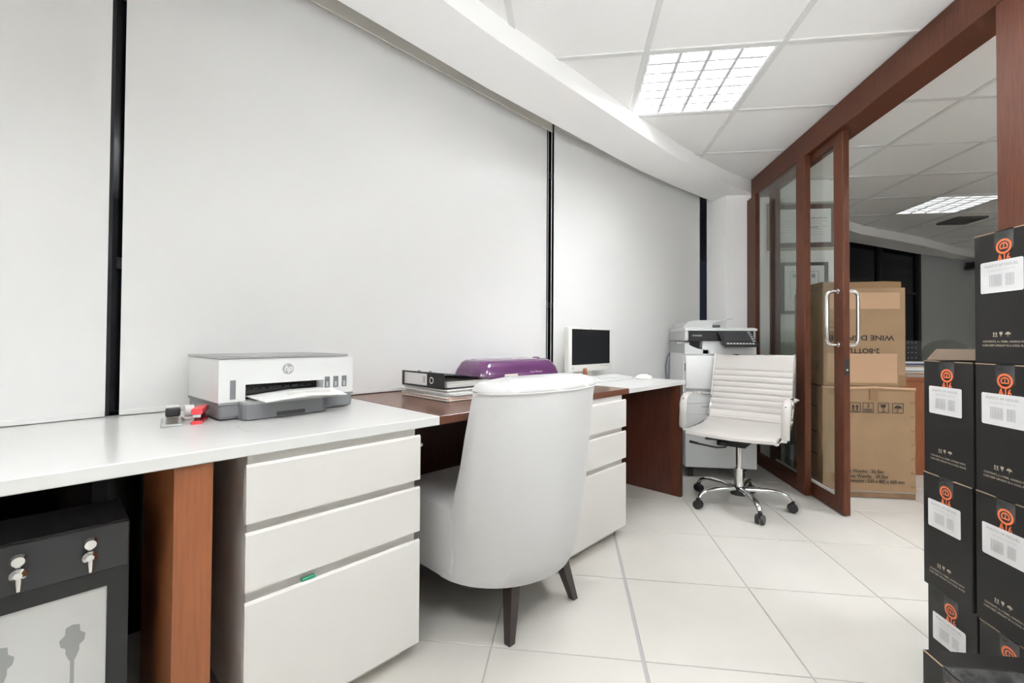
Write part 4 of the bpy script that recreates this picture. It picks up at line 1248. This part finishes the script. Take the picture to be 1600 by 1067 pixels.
# ================================================================ BLACK WINE BOXES
BXD, BXW, BXH = 0.235, 0.148, 0.3015
def wine_box(loc, rz, label, opened=False, sticker=True):
    """front face looks towards -x; local y runs to the left of that face as the camera sees it."""
    t = thing('wine_box', label, 'box', loc, rz, 'black wine boxes stacked on the right')
    # local frame: face in plane y=0 looking to -y, x from left to right
    bm = bmesh.new()
    if opened:
        g = 0.003
        box(bm, 0, BXW, 0, g, 0, BXH - 0.001); box(bm, 0, BXW, BXD - g, BXD, 0, BXH - 0.001)
        box(bm, 0, g, g, BXD - g, 0, BXH - 0.001); box(bm, BXW - g, BXW, g, BXD - g, 0, BXH - 0.001)
        box(bm, g, BXW - g, g, BXD - g, 0, g)
        put('body', bm, 'box', t)
        for (side) in (0,):
            bm = bmesh.new()
            q = [(0.002, 0.004, BXH - 0.001), (0.002, BXD - 0.004, BXH - 0.001), (-0.055, BXD - 0.02, BXH + 0.028), (-0.055, 0.07, BXH + 0.028)]
            bm.faces.new([bm.verts.new(p) for p in q])
            o = put('flap', bm, 'box_in', t)
            md = o.modifiers.new('thick', 'SOLIDIFY'); md.thickness = 0.003; md.offset = 0
        bm = bmesh.new()
        q = [(0.004, BXD - 0.002, BXH - 0.001), (BXW - 0.004, BXD - 0.002, BXH - 0.001), (BXW - 0.01, BXD + 0.055, BXH + 0.025), (0.01, BXD + 0.055, BXH + 0.025)]
        bm.faces.new([bm.verts.new(p) for p in q])
        o = put('flap', bm, 'box_in', t)
        md = o.modifiers.new('thick', 'SOLIDIFY'); md.thickness = 0.003; md.offset = 0
    else:
        put('body', B(0, BXW, 0, BXD, 0, BXH - 0.001, 0.0015), 'box', t)
        put('top_tape', B(BXW / 2 - 0.022, BXW / 2 + 0.022, 0.0, BXD, BXH - 0.001, BXH - 0.0004), 'clear_tape', t)
    put('card_edge', B(0.001, BXW - 0.001, -0.0004, 0.0015, BXH - 0.0032, BXH - 0.001), 'box_edge', t)
    put('front_tape', B(BXW / 2 - 0.022, BXW / 2 + 0.022, -0.0004, 0.0, BXH - 0.045, BXH - 0.001), 'clear_tape', t)
    # emblem: ring, horseshoe and T
    def ringpts(bm, cx, cz, r0, r1, a0, a1, n=28, sx=1.0, sz=0.92):
        for k in range(n):
            p = a0 + (a1 - a0) * k / n; q = a0 + (a1 - a0) * (k + 1) / n
            vs = [bm.verts.new((cx + sx * r * math.cos(a), -0.0008, cz + sz * r * math.sin(a))) for r, a in ((r0, p), (r1, p), (r1, q), (r0, q))]
            bm.faces.new(vs)
    cx, cz = BXW / 2, BXH - 0.038
    bm = bmesh.new()
    ringpts(bm, cx, cz, 0.0135, 0.0185, 0, 2 * PI, 36)
    ringpts(bm, cx, cz, 0.0070, 0.0102, -0.75, PI + 0.75, 24)
    for (a, b, c, d) in ((-0.0011, 0.0011, -0.003, 0.0075), (-0.0055, 0.0055, -0.006, -0.0030)):
        bm.faces.new([bm.verts.new(p) for p in ((cx + a, -0.0008, cz + c), (cx + b, -0.0008, cz + c), (cx + b, -0.0008, cz + d), (cx + a, -0.0008, cz + d))])
    put('emblem', bm, 'orange', t)
    text('A16', 0.023, 'orange', t, (cx, -0.0008, cz - 0.0262), FRONT, 'box_lettering', bold=0.0007, width=0.031)
    if sticker:
        lx0, lx1, lz0, lz1 = 0.018, 0.118, BXH - 0.140, BXH - 0.068
        bm = bmesh.new()
        r = 0.004
        pts = []
        for (px, pz, a0) in ((lx1 - r, lz1 - r, 0), (lx0 + r, lz1 - r, PI / 2), (lx0 + r, lz0 + r, PI), (lx1 - r, lz0 + r, 1.5 * PI)):
            for k in range(4):
                a = a0 + PI / 2 * k / 3
                pts.append((px + r * math.cos(a), -0.0012, pz + r * math.sin(a)))
        bm.faces.new([bm.verts.new(p) for p in pts])
        lb = put('sticker', bm, 'label', t)
        text('PUNTO AP NIGUEL', 0.0090, 'greyink', lb, ((lx0 + lx1) / 2, -0.0016, lz1 - 0.011), FRONT, 'sticker_print')
        text('CONSIGNMENT 6 BOTTLES', 0.0052, 'greyink2', lb, ((lx0 + lx1) / 2, -0.0016, lz1 - 0.0215), FRONT, 'sticker_print')
        bm = bmesh.new()
        random.seed(2)
        x = lx0 + 0.022
        while x < lx1 - 0.022:
            wdt = 0.0007 + random.random() * 0.0016
            if not (lx0 + 0.052 < x < lx0 + 0.060):
                bm.faces.new([bm.verts.new(p) for p in ((x, -0.0016, lz0 + 0.014), (x + wdt, -0.0016, lz0 + 0.014), (x + wdt, -0.0016, lz0 + 0.041), (x, -0.0016, lz0 + 0.041))])
            x += wdt + 0.0007 + random.random() * 0.001
        put('barcode', bm, 'greyink2', lb)
    # three small handling marks and two print lines near the foot
    bm = bmesh.new()
    z0 = 0.063
    for k, x in enumerate((0.052, 0.066, 0.082)):
        if k == 0:
            for dx in (-0.003, 0.003):
                bm.faces.new([bm.verts.new(p) for p in ((x + dx - 0.0012, -0.0008, z0), (x + dx + 0.0012, -0.0008, z0), (x + dx + 0.0012, -0.0008, z0 + 0.005), (x + dx + 0.0028, -0.0008, z0 + 0.005), (x + dx, -0.0008, z0 + 0.009), (x + dx - 0.0028, -0.0008, z0 + 0.005), (x + dx - 0.0012, -0.0008, z0 + 0.005))])
            bm.faces.new([bm.verts.new(p) for p in ((x - 0.006, -0.0008, z0 - 0.002), (x + 0.006, -0.0008, z0 - 0.002), (x + 0.006, -0.0008, z0 - 0.0008), (x - 0.006, -0.0008, z0 - 0.0008))])
        elif k == 1:
            bm.faces.new([bm.verts.new(p) for p in ((x - 0.004, -0.0008, z0 + 0.009), (x - 0.003, -0.0008, z0 + 0.003), (x - 0.0006, -0.0008, z0 + 0.0015), (x - 0.0006, -0.0008, z0 - 0.002), (x + 0.0006, -0.0008, z0 - 0.002), (x + 0.0006, -0.0008, z0 + 0.0015), (x + 0.003, -0.0008, z0 + 0.003), (x + 0.004, -0.0008, z0 + 0.009))])
        else:
            vs = [(x + 0.0065 * math.cos(PI * j / 8), -0.0008, z0 + 0.003 + 0.006 * math.sin(PI * j / 8)) for j in range(9)]
            bm.faces.new([bm.verts.new(p) for p in vs])
            bm.faces.new([bm.verts.new(p) for p in ((x - 0.0006, -0.0008, z0 - 0.002), (x + 0.0006, -0.0008, z0 - 0.002), (x + 0.0006, -0.0008, z0 + 0.003), (x - 0.0006, -0.0008, z0 + 0.003))])
    put('handling_symbols', bm, 'tan_ink', t)
    text('CONTENTS, 6 x 750ML, HANDLE WITH', 0.0060, 'tan_ink', t, (BXW / 2, -0.0008, 0.050), FRONT, 'box_print', bold=0.0001)
    text('CARE KEEP UPRIGHT IN A COOL PLACE', 0.0060, 'tan_ink', t, (BXW / 2, -0.0008, 0.041), FRONT, 'box_print', bold=0.0001)
    return t
RB = -PI / 2
# far (left) column
wine_box((0.962, 1.346, 2 * BXH), RB, 'black wine box with open flap, top of the left column', opened=True)
wine_box((0.962, 1.352, BXH), RB, 'black wine box in the middle of the left column')
wine_box((0.973, 1.354, 0.0), RB, 'black wine box at the bottom of the left column, half hidden')
# near (right) column
wine_box((0.963, 1.194, 3 * BXH), RB, 'topmost black wine box, highest of the right column')
wine_box((0.962, 1.193, 2 * BXH), RB, 'second black wine box from the top of the right column')
wine_box((0.964, 1.197, BXH), RB, 'third black wine box from the top of the right column')
wine_box((0.966, 1.193, 0.0), RB, 'bottom black wine box of the right column, mostly hidden', sticker=False)
# the low one in front
wine_box((0.748, 1.056, 0.0), RB, 'single black wine box on the floor, nearest the camera', sticker=False)
